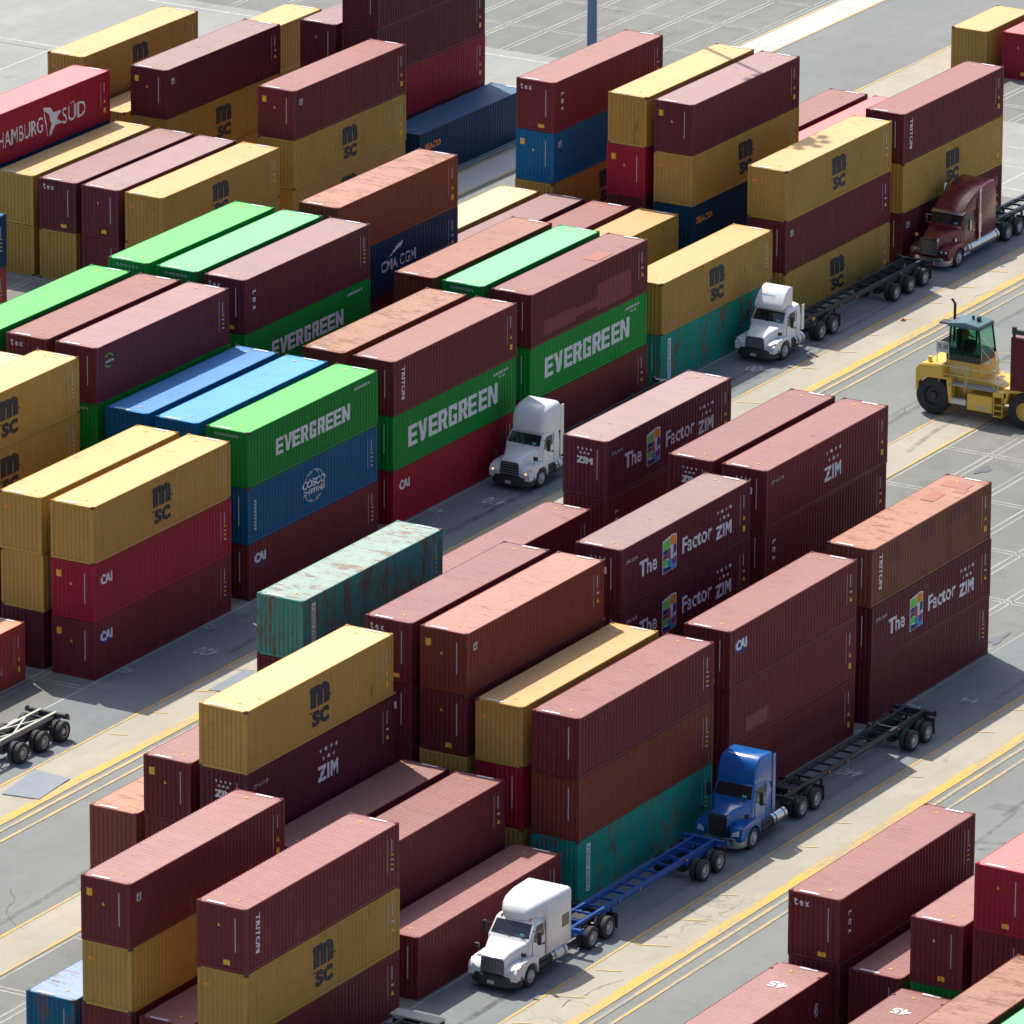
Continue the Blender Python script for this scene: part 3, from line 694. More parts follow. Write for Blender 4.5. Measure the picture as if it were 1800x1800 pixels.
stack(UY[3], 5, ['m:badge:stick', 'Y:msc:', 'Y::'], 'the purple-topped stack at the upper left', g)
stack(UY[0], 5, ['M:badge:stick', 'Y:msc:', 'Y:msc:'], 'the maroon and yellow stack before the tallest stack', g)
stack(UY[5], 6, ['Y::', 'Y::'], 'the low yellow stack near the top edge', g)
stack(UY[2], 6, ['m::low', 'M::', 'M::'], 'the maroon stack left of the tallest stack', g)
stack(UY[1], 6, ['m::line', 'm::line', 'R::line', 'M::'], 'the tallest stack cut by the top edge', g)
stack(UY[0], 6, ['N:seaco:'], 'the ground beside the tallest stack', g)
g = 'containers in the middle block'
stack(BY[0], -3, ['M:tri:low', 'Y:msc:ylw', 'M::stick'], 'the front stack at the bottom left', g)
stack(BY[0], -2, ['M::line'], 'the row behind the rounded white truck', g)
stack(BY[0], -1, ['M::line', 'D::line', 'T:china:'], 'the stack over the blue chassis', g)
stack(BY[0], 0, ['M:caib:low', 'M:patch:', 'M::'], 'the stack behind the blue truck', g)
stack(BY[0], 1, ['K:trip:line', 'm:zf:line', 'M::'], 'the rightmost middle stack with patched side', g)
stack(BY[1], -3, ['M::'], 'the row between two bottom left stacks', g)
stack(BY[1], -2, ['M::', 'M::'], 'the second row behind the rounded white truck', g)
stack(BY[1], -1, ['Y::ylw', 'R::line', 'Y::'], 'the half-shaded yellow-roofed stack', g)
stack(BY[2], -3, ['M:badge:stick', 'Y::ylw', 'M::'], 'the second stack from bottom left corner', g)
stack(BY[2], -2, ['M::', 'M::'], 'the shaded row below the yellow lettered box', g)
stack(BY[2], -1, ['D:badge:stick', 'M::low', 'Y::', 'M::'], 'the orange-maroon stack right of the teal box', g)
stack(BY[2], 0, ['m:zf:zim', 'm:zf:zim', 'M::', 'M::'], 'the central stack with two rainbow emblems', g)
stack(BY[2], 1, ['M:zim:zim', 'M:texv:line', 'M::', 'M::'], 'the tall stack beside the long pink roof', g)
stack(BY[3], -3, ['b::line'], 'the corner spot at bottom left', g)
stack(BY[3], -2, ['Y:msc:ylw', 'm:zim:zim', 'M::', 'M::'], 'the yellow-topped stack at lower left', g)
stack(BY[3], -1, ['M::tex', 'm::zim', 'M::', 'M::'], 'the tall stack between teal and orange-maroon', g)
stack(BY[3], 1, ['M::zim', 'M::line', 'M::', 'M::'], 'the long pink-roofed tall stack', g)
stack(BY[4], -2, ['M::stick', 'M::'], 'the pair left of the yellow-topped stack', g) if False else stack(BY[4], -2, ['M::stick', 'M::', 'M::'], 'the stack left of the yellow-topped stack', g)
stack(BY[5], -2, ['K::', 'M::'], 'the brown corner stack at lower left', g)
stack(BY[5], -1, ['t:china:', 'm::zim', 'M::', 'M::'], 'the rusty teal-topped stack', g)
stack(BY[5], 0, ['M::', 'M::', 'M::'], 'the pink-roofed stack below the domed truck', g)
stack(BY[5], 1, ['m:zf:zim', 'M:texv:', 'M::', 'M::'], 'the pale-roofed stack beside the domed truck', g)
g = 'containers in the near block'
stack(CY[0], -2, ['M:texv:tex', 'M::line', 'M::'], 'the stack beside the lower right road', g)
stack(CY[0], -3, ['M:n45::45', 'M::'], 'the long roof at the bottom edge', g)
stack(CY[1], -2, ['M::line', 'M::'], 'the half-shaded stack at lower right', g)
stack(CY[2], -2, ['M::low', 'G::', 'M::'], 'the lower right stack with a green middle', g)
stack(CY[2], -3, ['M:n45::45', 'M::'], 'the second long roof at the bottom edge', g)
stack(CY[3], -2, ['R::low', 'M::line', 'M::', 'M::'], 'the red-topped stack at the right edge', g)
stack(CY[4], -3, ['E::', 'M::', 'M::'], 'the orange roof in the bottom right corner', g)
stack(CY[5], -3, ['g::', 'G::', 'M::'], 'the green roof in the bottom right corner', g)
print('containers', NCONT)

# ------------------------------------------------------------------ vehicles
def rrect(a0, a1, b0, b1, r0, r1, n=3):
    """rounded rectangle in (a,b): corner radius r0 on the b0 side, r1 on the b1 side"""
    out = []
    for cx, cy, r, s0 in ((a1-r0, b0+r0, r0, -PI/2), (a1-r1, b1-r1, r1, 0), (a0+r1, b1-r1, r1, PI/2), (a0+r0, b0+r0, r0, PI)):
        for i in range(n+1): t = s0 + PI/2*i/n; out.append((cx+r*math.cos(t), cy+r*math.sin(t)))
    return out
def xring(x, w, z0, z1, rt=.1, rb=.03, slant=0):
    return [(x+slant*(q[1]-z0)/(z1-z0), q[0], q[1]) for q in rrect(-w/2, w/2, z0, z1, rb, rt)]
def zring(z, x0, x1, w, r=.1, r2=None):
    r2 = r if r2 is None else r2
    return [(q[1], q[0], z) for q in rrect(-w/2, w/2, x0, x1, r, r2)]
def car_paint(name, rgb, rough=.25, coat=.6):
    mm = mat(name, rgb, rough, coat=coat); t = NT(mm); v = t.map((1, 1, 1))
    f = t.ramp(t.noise(v, 2.2, 5, .7), .45, .8); vz = t.map((.6, .6, 2.5)); f2 = t.ramp(t.noise(vz, 1.6, 4, .6), .5, .8)
    c = t.mix(t.math('MULTIPLY', f, .18), rgb, tuple(.6*x+.05 for x in rgb)); c = t.mix(t.math('MULTIPLY', f2, .2), c, tuple(.55*x+.08 for x in rgb))
    t.l(c, t.b.inputs['Base Color']); t.l(t.ramp(f, 0, 1, rough, rough+.2), t.b.inputs['Roughness']); return mm
rubber = car_paint('tyre_rubber', (.022,.022,.024), .75, 0); dark = car_paint('dark_chassis_paint', (.022,.024,.028), .5, .1)
glass = mat('dark_glass', (.012,.018,.020), .06, spec=.8); chrome = mat('chrome', (.62,.62,.62), .18, metal=1.); alu = mat('aluminium', (.50,.51,.52), .38, metal=.8)
rimw = car_paint('rim_metal', (.42,.42,.40), .45, .1); plast = car_paint('black_plastic', (.028,.030,.034), .55, 0)
lampm = mat('headlamp', (.55,.58,.60), .12, spec=.8); amber = mat('amber_lamp', (.75,.22,.03), .3); redl = mat('red_lamp', (.5,.02,.02), .3)
WHT_ = car_paint('white_truck_paint', (.70,.71,.71), .3, .3); BLU_ = car_paint('blue_truck_paint', (.001,.100,.36), .20, .6); MAR_ = car_paint('maroon_truck_paint', (.13,.008,.016), .25, .35)
lit_lamp = mat('lit_headlamp', (.9,.7,.4), .3, emit=(1.0,.62,.28))
_wm = {}
def wheel(parent, x, yo, sgn, r=.51, wd=.27, front=False, rim=rimw):
    """yo: outer face y ; sgn: -1 when the outer face looks to -Y"""
    k = (r, wd, front, sgn)
    if k not in _wm:
        n = 28
        def lathe(prof):
            b = MB(); rings = []
            for q, rr in prof: rings.append([(rr*math.cos(2*PI*i/n), q*-sgn, rr*math.sin(2*PI*i/n)) for i in range(n)])
            return b.loft(rings, caps=False)
        ty = lathe([(.03, r*.60), (0, r*.68), (0, r*.90), (.03, r*.985), (wd*.5, r), (wd-.03, r*.985), (wd, r*.9), (wd, r*.6), (.03, r*.60)]).mesh('wheel', [rubber], True)
        if front: pr = [(.03, r*.60), (.012, r*.60), (.012, r*.54), (.05, r*.50), (.03, r*.34), (-.05, r*.30), (-.09, r*.16), (-.10, .001)]
        else: pr = [(.03, r*.60), (.012, r*.60), (.03, r*.55), (.15, r*.50), (.16, r*.32), (.05, r*.28), (.02, r*.14), (.02, .001)]
        rm = lathe(pr); 
        for i in range(10):
            a = 2*PI*i/10; rr = r*.38; yy = .05 if front else .14
            rm.box(rr*math.cos(a)-.015, rr*math.cos(a)+.015, -(yy-.05)*sgn if sgn > 0 else (yy-.05), -(yy)*sgn if sgn > 0 else yy, rr*math.sin(a)-.015, rr*math.sin(a)+.015)
        _wm[k] = (ty, rm.mesh('rim', [None], True))
    o = link('wheel', _wm[k][0], parent, (x, yo, r)); o.rotation_euler.y = random.uniform(0, 6)
    q = link('rim', _wm[k][1], o); q.material_slots[0].link = 'OBJECT'; q.material_slots[0].material = rim
    return o
def axle(parent, x, half=1.22, dual=True, r=.51, rim=rimw, front=False):
    for s in (-1, 1):
        wheel(parent, x, s*half, s, r, .27, front, rim)
        if dual: wheel(parent, x, s*(half-.34), s, r, .27, False, rim)
    b = MB(); b.tube([(x, -half+.3, r), (x, half-.3, r)], .07, 8); b.box(x-.2, x+.2, -.2, .2, r-.2, r+.2) if dual else None
    b.build('axle', dark, parent)

def tractor(label, ox, yc, P):
    t = thing('semi_truck', label, 'truck', (ox, yc, 0)); body = P['paint']; bump = P.get('bump', plast)
    hb, hr, hf, w0, w1, ct, cr = P['hb'], P['hr'], P['hf'], P['ws0'], P['ws1'], P['ct'], P['cr']
    rear, xw, W = P['end'], P['xw'], 2.10
    b = MB()
    for s in (-1, 1): b.box(.5, rear, s*.43-.045, s*.43+.045, .72, 1.0)
    for x in (cr+.4, (cr+rear)/2, rear-.1): b.box(x-.08, x+.08, -.38, .38, .75, .97)
    b.build('chassis_frame', dark, t)
    # bumper
    b = MB(); b.prism([(.70,-1.22),(.46,-1.19),(.24,-1.06),(.08,-.82),(0,-.45),(0,.45),(.08,.82),(.24,1.06),(.46,1.19),(.70,1.22)], 'z', .30, P.get('bz', .78))
    b.build('bumper', bump, t, True, .03)
    Deco().rect(-.16,.16,.42,.56,'d'); d = Deco(); d.rect(-.17,.17,.40,.56,'d'); o = link('licence_plate', d.mesh('front'), t, (-.012, 0, 0))
    # hood
    sl = P.get('square', False); rt = .05 if sl else .16
    b = MB(); gw = P.get('gw', 1.15)
    secs = [(.16, gw*.98, hf-.04), (.26, gw+.05, hf), (.6, gw+.12, hf+(hr-hf)*.35), ((hb+.6)/2, (gw+W)/2, hf+(hr-hf)*.72), (hb, W-.14, hr-.02), (hb+.12, W-.10, hr)]
    b.loft([xring(x, ww, .80, zz, rt) for x, ww, zz in secs]); b.build('hood', body, t, True)
    # fenders with wheel arches
    for s in (-1, 1):
        b = MB(); ar = .60; zt = P.get('ft', 1.30)
        a0 = [(xw+ar*math.cos(a), .50+ar*math.sin(a)) for a in [PI*1.0-PI*i/12 for i in range(13)]]
        poly = [(.12, .62), (.10, .95), (.22, zt-.14), (.6, zt), (hb-.05, zt+.10), (hb+.1, zt+.05), (hb+.1, .62), (xw+ar, .62)] if False else \
               [(.14, .62), (.12, .98), (.26, zt-.12), (.65, zt), (xw+.2, zt+.04), (max(hb, xw+ar+.04), zt-.10), (max(hb, xw+ar+.04), .55), (xw+ar, .50)] + a0[::-1][1:] + [(xw-ar, .62)]
        ya, yb = sorted((s*.62, s*1.20)); b.prism(poly, 'y', ya, yb); b.build('fender', P.get('fpaint', body), t, True, .045)
    # grille
    b = MB(); gz0, gz1 = P.get('gz', (.82, hf-.10)); gx = .135
    b.prism([(q[0], q[1]) for q in rrect(-gw*.46, gw*.46, gz0, gz1, .06, .04 if sl else .12)], 'x', .08 if sl else .12, .2)
    gr = b.build('grille', P.get('grille', plast), t)
    b = MB(); gx = .055 if sl else .10
    if P.get('vert'):
        for i in range(15): y = -gw*.42+i*gw*.84/14; b.box(gx, gx+.03, y-.012, y+.012, gz0+.04, gz1-.05)
    else:
        nb = P.get('nbar', 5)
        for i in range(nb): z = gz0+.06+i*(gz1-gz0-.14)/(nb-1); b.box(gx, gx+.03, -gw*.42, gw*.42, z-.014, z+.014)
    b.build('grille_bars', P.get('barm', alu), gr)
    if P.get('surround'):
        b = MB()
        for s in (-1, 1): b.box(.03, .24, s*gw*.48-.035, s*gw*.48+.035, gz0-.02, gz1+.05)
        b.box(.03, .24, -gw*.5, gw*.5, gz1+.02, gz1+.09); b.box(.0, .06, -.02, .02, gz1+.09, gz1+.17)
        b.build('grille_surround', chrome, gr, False, .01)
    # headlights
    for s in (-1, 1):
        if sl:
            b = MB()
            for dy in (.70, .96): b.tube([(.05, s*dy, 1.03), (.26, s*dy, 1.03)], .11, 12)
            b.build('headlight', chrome, t, True)
            b = MB()
            b.prism([(.14,.88),(.14,1.18),(.30,1.18),(.30,.88)], 'y', *sorted((s*.58, s*1.10))); b.build('headlight_pod', chrome, t, False, .03)
        else:
            b = MB(); b.add([(.085, s*.72, .86), (.10, s*1.08, .92), (.28, s*1.215, 1.10), (.33, s*1.20, 1.20), (.16, s*.98, 1.12), (.11, s*.74, 1.02),
                             (.2, s*.72, .86), (.22, s*1.02, .92), (.40, s*1.16, 1.10), (.42, s*1.14, 1.20), (.3, s*.96, 1.10), (.25, s*.74, 1.02)],
                            [(0,1,2,3,4,5), (11,10,9,8,7,6)] + [(i, (i+1) % 6, 6+(i+1) % 6, 6+i) for i in range(6)])
            h = b.build('headlight', lampm, t)
            if P.get('lit'): b = MB(); b.box(.07, .13, *sorted((s*.93, s*1.02)), .97, 1.05); b.build('lamp_bulb', lit_lamp, h)
            b = MB(); b.box(.24, .33, *sorted((s*1.16, s*1.225)), 1.12, 1.19); b.build('turn_signal', amber if not P.get('rturn') else redl, h)
    # cab
    b = MB(); r = .10
    b.loft([zring(.92, hb, cr, W-.04, r), zring(1.4, hb, cr, W, r), zring(hr, hb+.02, cr, W, r), zring(hr+.06, w0, cr, W, r),
            zring(ct-.10, w1, cr, W-.14, r), zring(ct, w1+.14, cr, W-.26, .14), zring(ct+.05, w1+.42, cr, W-.6, .2)]); b.build('cab', body, t, True)
    zb, zt = hr+.12, ct-.14; X = lambda z: w0+(w1-w0)*(z-hr-.06)/(ct-.10-hr-.06)
    b = MB(); wa, wb_ = W/2-.10, W/2-.17
    for k, mmm in ((0, 0),):
        b.add([(X(zb)-.006, -wa, zb), (X(zb)-.022, 0, zb), (X(zb)-.006, wa, zb), (X(zt)-.006, wb_, zt), (X(zt)-.022, 0, zt), (X(zt)-.006, -wb_, zt),
               (X(zb)+.05, -wa, zb), (X(zb)+.05, 0, zb), (X(zb)+.05, wa, zb), (X(zt)+.05, wb_, zt), (X(zt)+.05, 0, zt), (X(zt)+.05, -wb_, zt)],
              [(0,1,4,5), (1,2,3,4), (6,11,10,7), (7,10,9,8)] + [(i, (i+1) % 6, 6+(i+1) % 6, 6+i) for i in range(6)])
    ws = b.build('windshield', glass, t)
    b = MB()
    for y in (-.75, -.05): b.tube([(X(zb)-.035, y, zb-.02), (X(zb+.1)-.035, y+.55, zb+.08)], .012, 5)
    b.build('wiper', plast, ws)
    d = MB(); d.box(X(zb+.05)-.03, X(zb+.05)-.012, -.72, -.50, zb+.04, zb+.16); d.build('sticker', mat('sticker_cyan', (.10,.42,.48), .5), ws)
    # doors with side windows
    dx0, dx1 = w0+.24, P.get('dr', w0+1.28)
    for s in (-1, 1):
        tl = lambda z: (W/2 - (0 if z < hr else .07*(z-hr)/(ct-.1-hr)))
        b = MB(); zz = [1.0, hr, ct-.16]; xs = [(dx0-.02, dx1), (dx0, dx1), (max(dx0+.06, X(ct-.16)+.16), dx1)]
        ring = [(xs[i][0], s*(tl(zz[i])+.010), zz[i]) for i in range(3)] + [(xs[i][1], s*(tl(zz[i])+.010), zz[i]) for i in (2, 1, 0)]
        b.add(ring + [(x, y-s*.03, z) for x, y, z in ring], [(0,1,2,3,4,5), (11,10,9,8,7,6)] + [(i, (i+1) % 6, 6+(i+1) % 6, 6+i) for i in range(6)])
        dr = b.build('door', body, t)
        b = MB(); za, zc = hr-.02, ct-.24
        ring = [(dx0+.08, s*(tl(za)+.016), za-.10), (dx0+.10, s*(tl(za)+.018), za+.1), (X(zc)+.26, s*(tl(zc)+.016), zc), (dx1-.08, s*(tl(zc)+.016), zc), (dx1-.08, s*(tl(za)+.016), za)]
        b.add(ring + [(x, y-s*.03, z) for x, y, z in ring], [(0,1,2,3,4), (9,8,7,6,5)] + [(i, (i+1) % 5, 5+(i+1) % 5, 5+i) for i in range(5)])
        b.build('side_window', glass, dr)
        b = MB(); b.box(dx1-.22, dx1-.06, *sorted((s*(W/2+.01), s*(W/2+.05))), hr-.42, hr-.36); b.build('door_handle', plast if body is not MAR_ else chrome, dr)
        b = MB(); b.box(dx0-.05, dx0-.035, *sorted((s*(W/2-.02), s*(W/2+.013))), 1.0, hr-.05); b.box(dx1+.02, dx1+.035, *sorted((s*(W/2-.02), s*(W/2+.013))), 1.0, ct-.2); b.build('door_seam', plast, dr)
        # mirrors
        my = s*(W/2+.32)
        b = MB(); b.box(dx0-.06, dx0+.08, *sorted((my-.09, my+.09)), hr-.12, hr+.50)
        mr = b.build('mirror', P.get('mirm', plast), t, False, .03)
        b = MB(); b.tube([(dx0+.06, s*(W/2-.02), hr-.04), (dx0, my, hr-.02)], .02, 6); b.tube([(dx0+.1, s*(W/2-.05), ct-.35), (dx0, my, hr+.40)], .02, 6); b.build('mirror_arm', P.get('mirm', plast), mr)
        hx = xw-.55; b = MB(); b.tube([(hx+.1, s*.95, zt_ := P.get('ft', 1.3)+.02), (hx-.05, s*1.16, zt_+.30)], .014, 5); b.box(hx-.12, hx+.02, *sorted((s*1.07, s*1.27)), zt_+.28, zt_+.46)
        b.build('hood_mirror', P.get('mirm', plast), t)
        # steps and tanks
        tx0, tx1 = P['tank']; rr = P.get('tr', .31)
        b = MB(); b.tube([(tx0, s*.86, .66), (tx1, s*.86, .66)], rr, 18); tk = b.build('fuel_tank', P.get('tankm', alu), t, True)
        b = MB()
        for x in (tx0+.25, tx1-.25): b.tube([(x-.03, s*.86, .66), (x+.03, s*.86, .66)], rr+.012, 18)
        b.build('tank_strap', dark, tk, True)
        b = MB(); b.box(max(hb, xw+.62), tx0-.03, *sorted((s*.60, s*1.06)), .38, .95)
        for z in (.42, .72): b.box(xw+.66, tx0+.3, *sorted((s*1.06, s*1.17)), z, z+.05)
        b.build('step_box', P.get('stepm', plast), t)
    # sleeper, roof fairing
    back = cr
    if P.get('sr'):
        back = P['sr']; sw = W+.22
        b = MB(); zt2 = P['st']
        b.loft([zring(.95, cr-.02, back, W, .06), zring(1.1, cr-.05, back, sw, .06), zring(zt2-.3, cr-.05, back, sw-.02, .08), zring(zt2-.05, cr-.02, back, sw-.14, .12)]); b.build('sleeper', body, t, True)
        if P.get('swin'):
            for s in (-1, 1): b = MB(); b.prism(rrect(back-.82, back-.22, 1.86, 2.42, .05, .05), 'y', *sorted((s*(sw/2-.03), s*(sw/2+.006)))); b.build('sleeper_window', glass, t)
    for rg in P['fair']:
        b = MB(); b.loft([xring(*q) for q in rg]); b.build('roof_fairing', body, t, True)
    if P.get('visor'):
        b = MB(); b.prism([(w1-.26, ct-.06), (w1-.22, ct-.02), (w1+.12, ct+.10), (w1+.10, ct+.02)], 'y', -.98, .98); b.build('sun_visor', chrome, t)
    for y in (-.72, -.18, 0, .18, .72):
        b = MB(); b.box(w1+.04, w1+.16, y-.035, y+.035, ct-.05, ct+.035); b.build('marker_light', P.get('mark', amber), t)
    # extender panels behind the cab
    for s in (-1, 1):
        b = MB(); b.box(back+.005, back+P.get('ext', .3), *sorted((s*(W/2+.02), s*(W/2-.01))), 1.15, P.get('ez', ct)); b.build('side_extender', body, t)
    if P.get('stacks'):
        for s in (-1, 1):
            b = MB(); b.tube([(cr+.12, s*1.12, 1.0), (cr+.12, s*1.12, 3.75), (cr+.2, s*1.12, 3.92)], .075, 12); b.tube([(cr+.12, s*1.12, 1.4), (cr+.12, s*1.12, 2.5)], .11, 12); b.build('exhaust_stack', chrome, t, True)
    # rear deck, fifth wheel, air lines
    b = MB(); b.box(back+.1, back+.9, -.5, .5, 1.0, 1.05); b.build('deck_plate', alu, t)
    fx = sum(P['tand'])/len(P['tand']); b = MB(); b.prism([(fx-.45,-.42),(fx+.1,-.46),(fx+.55,-.30),(fx+.55,-.08),(fx+.1,-.06),(fx+.1,.06),(fx+.55,.08),(fx+.55,.30),(fx+.1,.46),(fx-.45,.42)], 'z', 1.06, 1.13); b.box(fx-.3, fx+.2, -.45, .45, 1.0, 1.06); b.build('fifth_wheel', dark, t)
    b = MB()
    for y, k in ((-.2, .5), (0, .7), (.2, .6)): b.tube([(back+.03, y, 2.0), (back+.3, y, 1.5), (back+.5, y*.5, 1.25), (back+.9, y*.3, 1.3)], .02, 5)
    b.build('air_line', plast, t)
    if P.get('ybox'): b = MB(); b.box(fx-.7, fx-.45, -.62, -.42, 1.02, 1.16); b.build('tool_cap', yellow, t)
    wheel(t, xw, -1.20, -1, .50, .28, True, P.get('rim', rimw)); wheel(t, xw, 1.20, 1, .50, .28, True, P.get('rim', rimw))
    b = MB(); b.tube([(xw, -1.0, .5), (xw, 1.0, .5)], .06, 8); b.build('axle', dark, t)
    for x in P['tand']: axle(t, x, rim=P.get('rim', rimw))
    for s in (-1, 1):
        b = MB(); b.box(rear-.03, rear, *sorted((s*.58, s*1.2)), .25, .95); b.build('mud_flap', rubber, t)
        b = MB(); b.box(rear, rear+.04, *sorted((s*.3, s*.5)), .8, .92); b.build('tail_light', redl, t)
    return t

g_ = None
tractor('rounded white sleeper truck with big roof pod towing a blue chassis', 66.2, 15.3, dict(paint=WHT_, xw=1.42, hb=1.48, hr=1.98, hf=1.62, ws0=1.56, ws1=2.06, ct=2.76, cr=2.95, sr=4.95, st=3.26, dr=2.82,
    tand=(6.75, 8.2), end=8.95, tank=(3.35, 4.65), vert=True, gw=1.22, swin=True, ext=.02, ez=1.2, mark=amber, barm=alu,
    fair=[[(2.02, .6, 2.72, 2.92, .08, .05), (2.08, 1.1, 2.72, 3.06, .16, .05), (2.22, 1.48, 2.72, 3.22, .24, .05), (2.5, 1.80, 2.74, 3.38, .30, .05), (2.95, 2.06, 2.75, 3.48, .32, .05), (3.6, 2.22, 2.76, 3.52, .28, .05), (4.94, 2.26, 2.76, 3.48, .18, .05)]]))
tractor('blue truck with a tall roof fairing beside teal and maroon stacks', 86.2, 15.3, dict(paint=BLU_, xw=1.30, hb=1.35, hr=2.12, hf=1.82, ws0=1.42, ws1=1.72, ct=2.92, cr=3.25, dr=2.62, tand=(5.95, 7.30), end=8.0,
    tank=(3.30, 4.55), gw=1.0, bump=chrome, surround=True, gz=(.72, 1.70), vert=False, nbar=9, barm=dark, ybox=True, ext=.25, ez=3.9, mark=redl, rturn=True, tankm=chrome, ft=1.34,
    fair=[[(1.74, 1.90, 2.86, 3.06, .05, .02), (1.82, 1.92, 2.86, 3.40, .07, .02), (1.95, 1.94, 2.86, 3.74, .08, .02), (2.15, 1.96, 2.86, 3.96, .10, .02), (2.45, 2.0, 2.86, 4.06, .14, .02), (3.24, 2.06, 2.6, 4.02, .12, .02)]]))
DC = tractor('white day-cab truck with a wedge-shaped roof deflector', 152.6, 50.02, dict(paint=WHT_, xw=1.42, hb=1.48, hr=1.84, hf=1.50, ws0=1.56, ws1=1.98, ct=2.60, cr=3.45, dr=2.84, tand=(5.60, 7.02), end=7.7,
    tank=(2.72, 3.7), gw=1.2, nbar=8, ybox=True, ext=.28, ez=2.55, tankm=alu, ft=1.22,
    fair=[[(1.62, 1.70, 2.66, 2.80, .03, .02), (1.72, 1.70, 2.66, 3.0, .03, .02), (2.05, 1.62, 2.66, 3.42, .03, .02), (2.40, 1.56, 2.66, 3.68, .04, .02), (2.72, 1.6, 2.66, 3.72, .05, .02), (2.86, 1.6, 2.66, 3.66, .05, .02)]]))
d = Deco(); d.text('delivery', -.42, 0, .85, .16, 'l', .02)
me = d.mesh('front'); 
for v in me.vertices: v.co = Vector((.42*v.co.z*1.15, v.co.y, v.co.z))
link('lettering', me, DC, (1.862, .15, 3.22))
tractor('white truck with a tall domed roof fairing beside the green container', 126.6, 50.02, dict(paint=WHT_, xw=1.38, hb=1.45, hr=1.98, hf=1.60, ws0=1.52, ws1=1.94, ct=2.72, cr=3.50, dr=2.80, tand=(5.7, 7.1), end=7.8,
    tank=(2.95, 3.9), gw=1.15, nbar=5, lit=True, ext=.32, ez=3.85, mark=plast,
    fair=[[(1.86, 1.60, 2.70, 2.95, .10, .02), (1.93, 1.72, 2.70, 3.25, .22, .02), (2.02, 1.86, 2.70, 3.55, .34, .02), (2.16, 1.96, 2.70, 3.80, .42, .02), (2.40, 2.04, 2.66, 3.96, .46, .02), (2.8, 2.08, 2.6, 4.04, .40, .02), (3.50, 2.1, 2.5, 4.05, .30, .02)]]))
tractor('maroon truck with chrome grille and twin exhaust stacks', 173.15, 50.2, dict(paint=MAR_, xw=1.50, hb=1.95, hr=2.06, hf=1.80, ws0=2.10, ws1=2.42, ct=2.82, cr=3.92, sr=6.0, st=3.6, dr=3.55, tand=(7.55, 8.95), end=9.7,
    tank=(2.75, 6.4), tr=.36, gw=1.06, square=True, surround=True, gz=(.86, 1.74), grille=chrome, vert=False, nbar=10, barm=alu, bump=chrome, bz=.76, stacks=True, visor=True, ext=.02, ez=1.2, mirm=chrome, tankm=chrome, stepm=chrome, ft=1.32,
    fair=[[(2.42, 1.88, 2.78, 2.90, .04, .02), (2.9, 1.96, 2.78, 3.24, .10, .02), (3.6, 2.04, 2.78, 3.58, .14, .02), (4.4, 2.12, 2.9, 3.84, .16, .02), (5.2, 2.16, 3.0, 3.97, .16, .02), (5.98, 2.18, 3.0, 3.98, .14, .02)]]))

